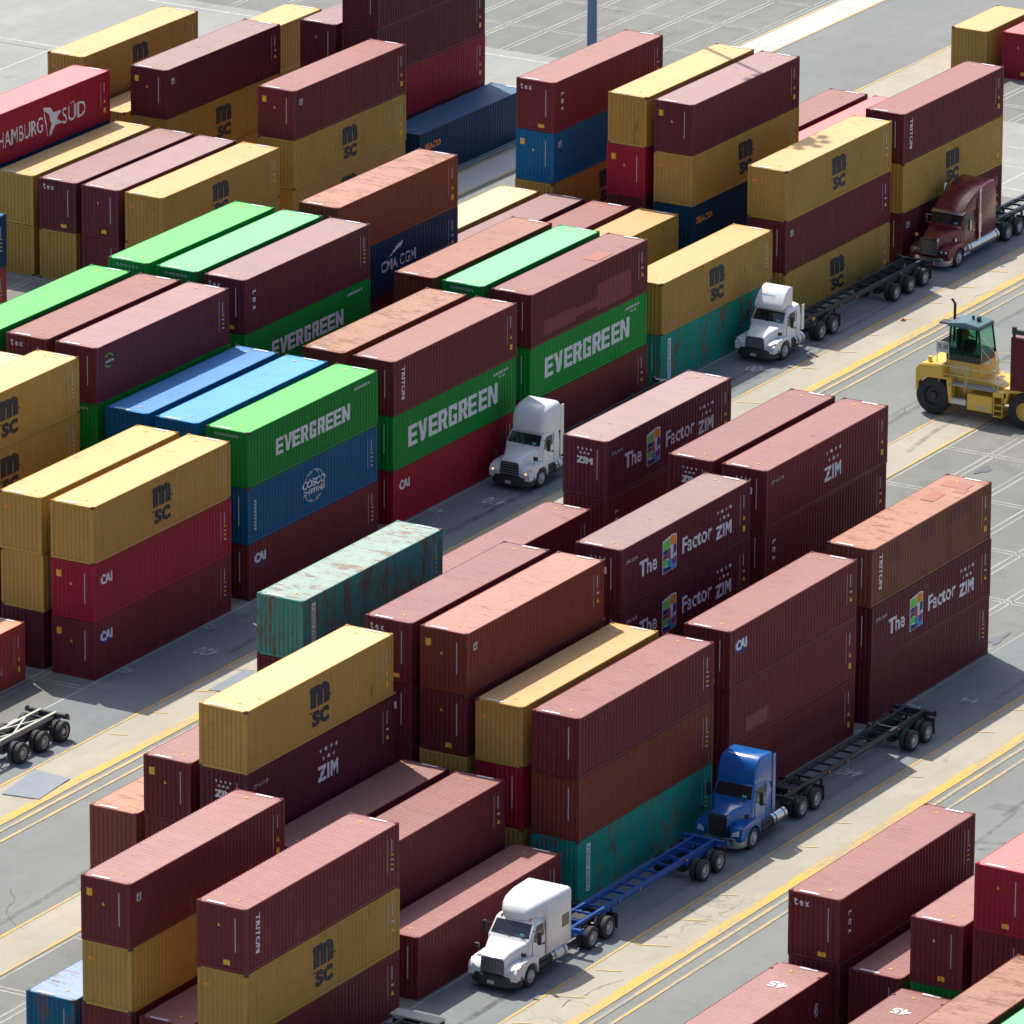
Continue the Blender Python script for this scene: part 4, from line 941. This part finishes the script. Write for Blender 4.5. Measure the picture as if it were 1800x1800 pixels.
def chassis(label, x0, x1, yc, axles, paint_m, top_m=None, rail=.50, xbrace=False, goose=2.6, flapm=None):
    t = thing('container_chassis', label, 'trailer chassis', (x0, yc, 0), 'empty container chassis'); L_ = x1-x0; top_m = top_m or paint_m
    for s in (-1, 1):
        b = MB(); ra = 0 if goose else 0
        for z0_, z1_, hw in ((1.20, 1.225, .075), (.98, 1.005, .075), (1.0, 1.205, .012)):
            b.box(goose, L_-.05, s*rail-hw, s*rail+hw, z0_, z1_)
        b.box(0, goose+.4, s*rail-.06, s*rail+.06, 1.10, 1.232)
        b.build('main_rail', top_m, t)
    b = MB(); n = int(L_/.95)
    for i in range(1, n):
        x = i*L_/n; zt = 1.19 if x > goose else 1.21
        b = MB(); b.box(x-.04, x+.04, -rail+.08, rail-.08, zt-.10, zt); b.build('cross_member', paint_m if xbrace else top_m, t)
    if xbrace:
        b = MB()
        for i in range(int(L_/2.4)):
            xa, xb = i*2.4+.2, i*2.4+2.5
            for (ya, yb) in ((-rail, rail), (rail, -rail)):
                dx, dy = xb-xa, yb-ya; k = math.hypot(dx, dy); nx, ny = -dy/k*.045, dx/k*.045; zz = 1.236+(.004 if ya > 0 else 0)
                b.add([(xa-nx, ya-ny, zz), (xb-nx, yb-ny, zz), (xb+nx, yb+ny, zz), (xa+nx, ya+ny, zz), (xa-nx, ya-ny, zz-.06), (xb-nx, yb-ny, zz-.06), (xb+nx, yb+ny, zz-.06), (xa+nx, ya+ny, zz-.06)], [(0,1,2,3),(7,6,5,4),(0,4,5,1),(1,5,6,2),(2,6,7,3),(3,7,4,0)])
        b.build('cross_brace', top_m, t)
    for x, nm in ((.06, 'front_bolster'), (L_-.16, 'rear_bolster')):
        b = MB(); b.box(x-.10, x+.10, -1.20, 1.20, 1.03, 1.20); b.box(x-.16, x+.16, -rail-.25, rail+.25, .86, 1.03)
        bo = b.build(nm, paint_m, t, False, .01)
        for s in (-1, 1):
            b = MB(); b.box(x-.06, x+.06, *sorted((s*1.05, s*1.17)), 1.20, 1.27); b.box(x-.12 if x > 1 else x-.15, x-.10 if x < 1 else x+.16, *sorted((s*.98, s*1.20)), 1.20, 1.36) if False else None
            b.build('twist_lock', dark, bo)
    b = MB(); b.box(L_-.10, L_-.02, -.72, .72, .45, .55)
    for s in (-1, 1): b.box(L_-.10, L_-.02, s*.5-.05, s*.5+.05, .5, .9)
    b.build('rear_guard', paint_m, t)
    for s in (-1, 1):
        b = MB(); b.box(L_-.04, L_+.02, *sorted((s*.75, s*1.15)), .92, 1.02); b.build('tail_light', redl, t)
        xg = goose+.9; b = MB(); b.box(xg-.06, xg+.06, *sorted((s*(rail+.02), s*(rail+.14))), .28, 1.0); b.box(xg-.14, xg+.14, *sorted((s*(rail-.04), s*(rail+.2))), .22, .28); b.build('landing_leg', paint_m, t)
        b = MB(); b.box(L_-.42, L_-.39, *sorted((s*.58, s*1.2)), .22, .98); b.build('mud_flap', flapm or rubber, t)
        for x in (goose+1.6, goose+3.4, L_-2.9):
            b = MB(); b.box(x, x+.12, *sorted((s*(rail+.06), s*(rail+.085))), 1.04, 1.12); b.build('side_marker', amber, t)
    b = MB(); xa = min(axles)-x0-.6; xb = max(axles)-x0+.6
    for s in (-1, 1): b.box(xa, xb, s*(rail+.0)-.05, s*rail+.05, .78, .975)
    for x in axles: b.box(x-x0-.12, x-x0+.12, -rail+.06, rail-.06, .60, .75)
    b.build('slider_bogie', paint_m, t)
    for x in axles: axle(t, x-x0, rim=rimw, r=.50)
    return t
blue_ch = car_paint('blue_chassis_paint', (.003,.07,.30), .4, .3); pale_ch = car_paint('pale_chassis_paint', (.42,.42,.36), .5, .1); blk_ch = car_paint('black_chassis_paint', (.030,.036,.042), .45, .2)
chassis('empty blue ladder chassis coupled behind the rounded white truck', 71.9, 85.0, 15.15, (82.75, 84.1), blue_ch)
chassis('empty black chassis coupled behind the blue truck', 91.3, 105.2, 15.15, (102.75, 104.15), blk_ch)
chassis('empty black tri-axle chassis coupled behind the white day-cab truck', 157.3, 171.4, 50.05, (166.9, 168.6, 170.3), blk_ch)
chassis('black chassis hidden behind the domed white truck', 131.0, 144.2, 50.2, (141.7, 143.1), blk_ch)
chassis('empty black chassis coupled behind the maroon truck', 180.0, 194.0, 50.2, (191.2, 192.6), blk_ch)
chassis('empty pale-railed tri-axle chassis cut off at the left edge', 70.3, 83.7, 49.7, (79.7, 81.5, 83.2), blk_ch, pale_ch, .42, True)
CB = chassis('dark chassis rear end at the bottom edge beside the maroon box', 46.2, 59.8, 14.9, (57.2, 58.6), blk_ch)
b = MB(); b.box(12.9, 13.62, -1.18, 1.18, 1.225, 1.30); b.build('rear_plate', pale_ch, CB, False, .01)

# ------------------------------------------------------------------ light mast
MP = (177.3, 74.35)
t = thing('light_mast', 'tall blue-grey lighting mast rising behind the tex-marked stack', 'light mast', (MP[0], MP[1], 0))
mastm = car_paint('mast_paint', (.14,.24,.38), .5, .1)
b = MB(); b.tube([(0,0,.0),(0,0,12),(0,0,44)], [.34,.28,.10], 18); b.build('pole', mastm, t, True)
b = MB(); b.tube([(0,0,0),(0,0,.06)], .6, 18); b.build('base_plate', mastm, t)
b = MB(); b.tube([(0,0,43.6),(0,0,43.8)], 1.1, 20); b.build('head_ring', mastm, t)
for i in range(10):
    a = 2*PI*i/10; c, s_ = math.cos(a), math.sin(a)
    b = MB(); b.tube([(1.0*c, 1.0*s_, 43.7), (1.5*c, 1.5*s_, 43.6)], .05, 6); b.tube([(1.45*c, 1.45*s_, 43.75), (1.75*c, 1.75*s_, 43.35)], [.26, .34], 10); b.build('floodlight', alu, t)

# ------------------------------------------------------------------ top handler
HX = 151.25
t = thing('container_handler', 'yellow top-lift container handler carrying a maroon container', 'container handler', (HX, 0, 0))
hy = car_paint('handler_yellow', (.70,.44,.055), .4, .3); hyr = mat('handler_rail', (.60,.52,.30), .5); hg = mat('handler_glass', (.03,.10,.075), .05, spec=.9)
W2 = 1.80
for s in (-1, 1):
    # rear (steer) wheel single, front wheels dual : axes along X
    for (yy, offs) in ((37.55, (1.12,)), (32.1, (1.12, .46))):
        for o_ in offs:
            k = 'hw%d' % s; n = 30; r = 1.0; wd = .62; b = MB(); rings = []
            for q, rr in [(.06, .50), (.0, .56), (.0, .86), (.07, .97), (wd*.5, 1.0), (wd-.07, .97), (wd, .86), (wd, .5), (.06, .50)]:
                rings.append([(s*(o_+wd-q), rr*math.cos(2*PI*i/n), rr*math.sin(2*PI*i/n)) for i in range(n)])
            b.loft(rings, caps=False); wv = link('wheel', b.mesh('wheel', [rubber], True), t, (0, yy, 1.0))
            b = MB(); rings = []
            for q, rr in [(.06, .50), (.03, .50), (.2, .44), (.22, .25), (.1, .2), (.08, .001)]:
                rings.append([(s*(o_+wd-q), rr*math.cos(2*PI*i/n), rr*math.sin(2*PI*i/n)) for i in range(n)])
            b.loft(rings, caps=False); link('rim', b.mesh('rim', [hy if yy < 35 else dark], True), wv)
b = MB(); b.box(-1.0, 1.0, 31.3, 38.3, 1.0, 1.75); b.build('main_frame', hy, t, False, .03)
b = MB(); b.prism([(38.55,1.55),(38.55,2.45),(38.25,2.72),(36.9,2.86),(36.9,2.05),(38.0,2.0)], 'x', -W2, W2); b.build('counterweight', hy, t, False, .06)
for s in (-1, 1):
    b = MB(); xa, xb = sorted((s*(W2-.02), s*(W2-.5)))
    b.box(xa, xb, 38.38, 38.53, 1.25, 2.0); b.prism([(36.72,2.08),(36.55,.80),(36.38,.80),(36.40,2.08)], 'x', xa, xb); b.box(xa, xb, 36.40, 38.5, 2.06, 2.16)
    b.build('rear_fender', hy, t, False, .02)
for s in (-1, 1):
    xa, xb = sorted((s*1.05, s*W2))
    b = MB(); b.box(xa, xb, 33.85, 36.55, 1.80, 1.90); b.build('deck', mat('deck_grey%d' % s, (.25,.26,.27), .6), t)
    b = MB(); b.box(xa, xb, 33.95, 35.45, .62, 1.50); b.build('side_box', hy, t, False, .03)
    b = MB(); b.box(xa, xb-.0, 35.5, 36.45, .80, 1.12); b.build('silver_tank', alu, t, False, .05)
    b = MB(); b.box(*sorted((s*(W2), s*(W2+.008))), 34.45, 34.75, .72, .92); b.build('notice_plate', dimwhite, t)
    b = MB(); b.prism([(33.3,1.3),(33.3,2.12),(31.0,2.16),(30.95,1.9),(31.2,1.95),(32.1,2.08),(33.0,1.9),(33.15,1.3)], 'x', xa, xb); b.build('front_fender', hy, t, False, .02)
    b = MB(); b.box(xa, xb, 33.15, 33.95, 1.55, 1.86); b.build('fender_shelf', hy, t, False, .02)
    b = MB()
    for z in (.48, .80, 1.12): b.box(xa, xb, 33.38, 33.86, z, z+.05)
    for y in (33.36, 33.86): b.box(xb-.06 if s > 0 else xa, xb if s > 0 else xa+.06, y, y+.04, .45, 1.6)
    b.build('access_steps', hy, t)
    b = MB(); xr = s*(W2-.03)
    for (ya, yb) in ((37.15, 35.62), (35.52, 33.92)):
        b.tube([(xr, ya, 1.9), (xr, ya, 2.82), (xr, yb, 2.82), (xr, yb, 1.5)], .022, 6); b.tube([(xr, ya, 2.36), (xr, yb, 2.36)], .018, 6)
    b.build('handrail', hyr, t)
CABST = len(bpy.data.objects)
b = MB(); b.prism([(37.0,1.75),(37.05,3.03),(35.2,3.03),(35.05,2.15),(33.8,2.0),(33.3,1.75)], 'x', -1.2, .95); b.build('engine_housing', hy, t, False, .04)
b = MB(); b.box(-1.23, -1.19, 35.6, 36.15, 2.3, 2.85); b.box(-1.23, -1.19, 36.3, 36.8, 2.3, 2.8); b.build('side_panel', mat('handler_panel', (.55,.45,.20), .5), t)
# cab with see-through bays
CX0, CX1, CY0, CY1 = -1.30, .35, 35.02, 36.98
cabp = mat('handler_cab_frame', (.015,.028,.03), .4)
b = MB(); b.prism([(CY1,3.28),(CY1+.02,4.0),(CY0-.10,3.75),(CY0-.05,3.28)], 'x', CX0, CX1)
for (y0_, y1_) in ((CY1-.12, CY1-.22), (36.05, 36.05), (CY0-.12, CY0+.12)):
    for x in (CX0, CX1-.07): b.add([(x, y0_-.04, 3.6), (x+.07, y0_-.04, 3.6), (x+.07, y0_+.04, 3.6), (x, y0_+.04, 3.6), (x, y1_-.04, 5.12), (x+.07, y1_-.04, 5.12), (x+.07, y1_+.04, 5.12), (x, y1_+.04, 5.12)],
                                     [(0,3,2,1),(4,5,6,7),(0,1,5,4),(1,2,6,5),(2,3,7,6),(3,0,4,7)])
cb = b.build('operator_cab', cabp, t); cb.location.z = -.25
gl = bpy.data.materials.new('cab_glass'); gl.use_nodes = True; gb_ = gl.node_tree.nodes['Principled BSDF']
gb_.inputs['Base Color'].default_value = (.30,.62,.46,1); gb_.inputs['Transmission Weight'].default_value = 1.; gb_.inputs['Roughness'].default_value = .02; gb_.inputs['IOR'].default_value = 1.08
for x in (CX0-.006, CX1-.004):
    b = MB(); b.prism([(CY1-.06,3.62),(CY1-.16,5.12),(CY0+.06,5.12),(CY0-.06,3.62)], 'x', x, x+.012); b.build('cab_window', gl, cb)
b = MB(); b.prism([(CY1-.0,5.10),(CY1-.04,5.28),(35.95,5.42),(CY0+.05,5.30),(CY0+.0,5.10)], 'x', CX0-.04, CX1+.04); b.build('cab_roof', mat('cab_roof_green', (.07,.14,.15), .4), cb, False, .04)
b = MB(); b.box(-.85, -.25, 36.45, 36.65, 3.9, 4.85); b.box(-.85, -.25, 36.0, 36.45, 3.9, 4.1); b.build('operator_seat', plast, cb)
b = MB(); b.box(CX0+.1, CX0+.7, 36.8, 37.5, 4.90, 4.98); b.build('mirror_bracket', plast, t)
b = MB(); b.tube([(-.1, 37.15, 2.4), (-.1, 37.15, 5.75), (-.1, 37.35, 5.98)], .075, 10); b.build('exhaust_pipe', dark, t, True)
b = MB(); b.tube([(-.4, 35.9, 5.1), (-.4, 35.9, 5.36)], .07, 8); b.box(-.55, -.25, 35.5, 35.62, 5.06, 5.34); b.build('beacon', cabp, t)
b = MB(); b.box(-1.3, 1.3, 37.40, 37.44, 3.42, 3.98); sg = b.build('number_board', dimwhite, t)
b = MB(); b.box(-1.42, -1.38, 36.78, 37.52, 3.40, 3.98); sg = b.build('number_board', mat('board_grey', (.45,.46,.46), .6), t)
b = MB(); b.tube([(-1.36, 37.5, 2.7), (-1.36, 37.5, 3.4)], .03, 6); b.tube([(-1.36, 36.8, 2.7), (-1.36, 36.8, 3.4)], .03, 6); b.build('board_post', hyr, sg)
d = Deco(); d.text('TL 187', .06, .14, .62, .26, 'k', .02); me = d.mesh('front'); link('lettering', me, sg, (-1.424, 37.50, 3.45))
b = MB(); b.tube([(-1.35, 37.9, 2.66), (-1.35, 37.9, 3.05)], .12, 10); b.build('air_cleaner', hy, t)
b = MB()
for z0_, y0_ in ((3.3, 34.62), (2.95, 34.2), (2.6, 33.9), (2.25, 33.7)): b.box(-1.6, -.95, y0_-.25, y0_, z0_-.12, z0_-.06)
b.tube([(-1.6, 34.75, 3.4), (-1.6, 34.75, 4.65), (-1.6, 33.75, 3.7), (-1.6, 33.75, 1.9)], .025, 6); b.tube([(-1.6, 34.75, 4.0), (-1.6, 33.75, 3.0)], .02, 6)
b.tube([(-1.6, 33.72, 2.95), (-1.6, 31.9, 2.95)], .02, 6); b.tube([(-1.6, 33.72, 3.55), (-1.6, 31.9, 3.55)], .02, 6); b.tube([(-1.6, 31.9, 2.0), (-1.6, 31.9, 3.55)], .02, 6)
b.build('stair_rail', hyr, t)
for s in (-1, 1):
    b = MB(); b.box(s*.75-.14, s*.75+.14, 31.35, 31.75, .6, 8.6); b.build('mast_column', hy, t, False, .02)
    b = MB(); b.tube([(s*.45, 33.3, 1.9), (s*.45, 31.75, 5.2)], .09, 10); b.build('lift_cylinder', dark, t)
b = MB()
for z in (1.2, 4.6, 8.3): b.box(-.9, .9, 31.4, 31.7, z, z+.25)
b.build('mast_crossbar', hy, t)
b = MB(); b.box(-1.2, 1.2, 30.95, 31.3, 6.35, 7.3); b.build('carriage', dark, t)
b = MB(); b.box(-6.1, 6.1, 29.15, 29.95, 6.62, 6.92); b.box(-1.5, 1.5, 29.95, 30.95, 6.62, 6.95)
for x in (-6.02, 5.82): b.box(x, x+.2, 28.35, 30.78, 6.62, 6.86)
sp = b.build('spreader', dark, t)
for x in (-5.95, 5.95):
    for y in (28.45, 30.68): b = MB(); b.box(x-.06, x+.06, y-.06, y+.06, 6.42, 6.62); b.box(x-.09, x+.09, y-.09, y+.09, 6.86, 7.0); b.build('twist_lock', dark, sp)
container(145.15, 28.35, 3.58, 'M', '', 'low', 'maroon container hanging from the yellow top-lift handler', 'containers in the upper block', roof=None)

# operator in the cab, seated, facing the load (-Y)
def skin_body(name, verts, edges, radii, mm, parent=None, root=0):
    me = bpy.data.meshes.new(name); me.from_pydata(verts, edges, []); o = bpy.data.objects.new(name, me); COL.objects.link(o)
    md = o.modifiers.new('s', 'SKIN'); sv = me.skin_vertices[0].data
    for i, r_ in enumerate(radii): sv[i].radius = (r_, r_); sv[i].use_root = (i == root)
    o.modifiers.new('u', 'SUBSURF').levels = 2
    dg = bpy.context.evaluated_depsgraph_get(); m2 = bpy.data.meshes.new_from_object(o.evaluated_get(dg)); bpy.data.objects.remove(o)
    m2.materials.clear(); m2.materials.append(mm)
    for p in m2.polygons: p.use_smooth = True
    return link(name, m2, parent)
skin = mat('skin', (.32,.16,.10), .6); shirt = mat('orange_shirt', (.55,.11,.03), .8); trous = mat('dark_trousers', (.03,.035,.05), .8)
px, py, pz = -.55, 36.25, 3.98
V_ = [(0,0,0), (0,-.02,.22), (0,-.03,.44), (0,-.03,.56), (0,-.05,.68), (0,-.06,.78), (-.20,-.02,.45), (-.26,-.12,.22), (-.20,-.36,.16), (.20,-.02,.45), (.26,-.12,.22), (.20,-.36,.16),
      (-.12,-.12,-.02), (-.14,-.46,.0), (-.14,-.52,-.40), (-.14,-.64,-.44), (.12,-.12,-.02), (.14,-.46,.0), (.14,-.52,-.40), (.14,-.64,-.44), (-.19,-.44,.17), (.19,-.44,.17)]
E_ = [(0,1),(1,2),(2,3),(3,4),(4,5),(2,6),(6,7),(7,8),(2,9),(9,10),(10,11),(0,12),(12,13),(13,14),(14,15),(0,16),(16,17),(17,18),(18,19),(8,20),(11,21)]
R_ = [.15,.15,.14,.06,.10,.07,.065,.05,.038,.065,.05,.038,.09,.07,.05,.04,.09,.07,.05,.04,.03,.03]
V_ = [(x+px, y+py, z+pz) for x, y, z in V_]
pr = skin_body('person', V_, E_, R_, skin)
pr.location = (HX, 0, 0); tag(pr, 'operator in an orange shirt seated inside the handler cab', 'person')
sh = skin_body('shirt', [V_[i] for i in (0,1,2,6,7,9,10)], [(0,1),(1,2),(2,3),(3,4),(2,5),(5,6)], [.17,.17,.16,.08,.062,.08,.062], shirt, pr)
tr_ = skin_body('trousers', [V_[i] for i in (0,12,13,14,16,17,18)], [(0,1),(1,2),(2,3),(0,4),(4,5),(5,6)], [.165,.105,.085,.065,.105,.085,.065], trous, pr)
b = MB(); b.loft([[(px+rr*math.cos(2*PI*i/12), py-.04+rr*1.1*math.sin(2*PI*i/12), z) for i in range(12)] for z, rr in ((pz+.72,.112),(pz+.80,.108),(pz+.85,.07))]); b.build('hair', mat('dark_hair', (.015,.012,.01), .7), pr, True)
print('objects', len(bpy.data.objects))
# repainted areas on two roofs
def roof_patch(stack_label, rects, col='Q'):
    for o in list(COL.objects):
        if o.get('label', '').endswith(stack_label) and ('top of' in o['label']):
            for q in rects: d = Deco(); d.rect(*q, col); link('repaint_patch', d.mesh('roof'), o)
roof_patch('the rightmost middle stack with patched side', [(8.0,9.3,1.0,1.7), (10.4,11.3,.5,1.9), (9.8,10.4,.3,.9)])
roof_patch('the front stack behind the domed white truck', [(7.2,8.9,.25,1.1)])
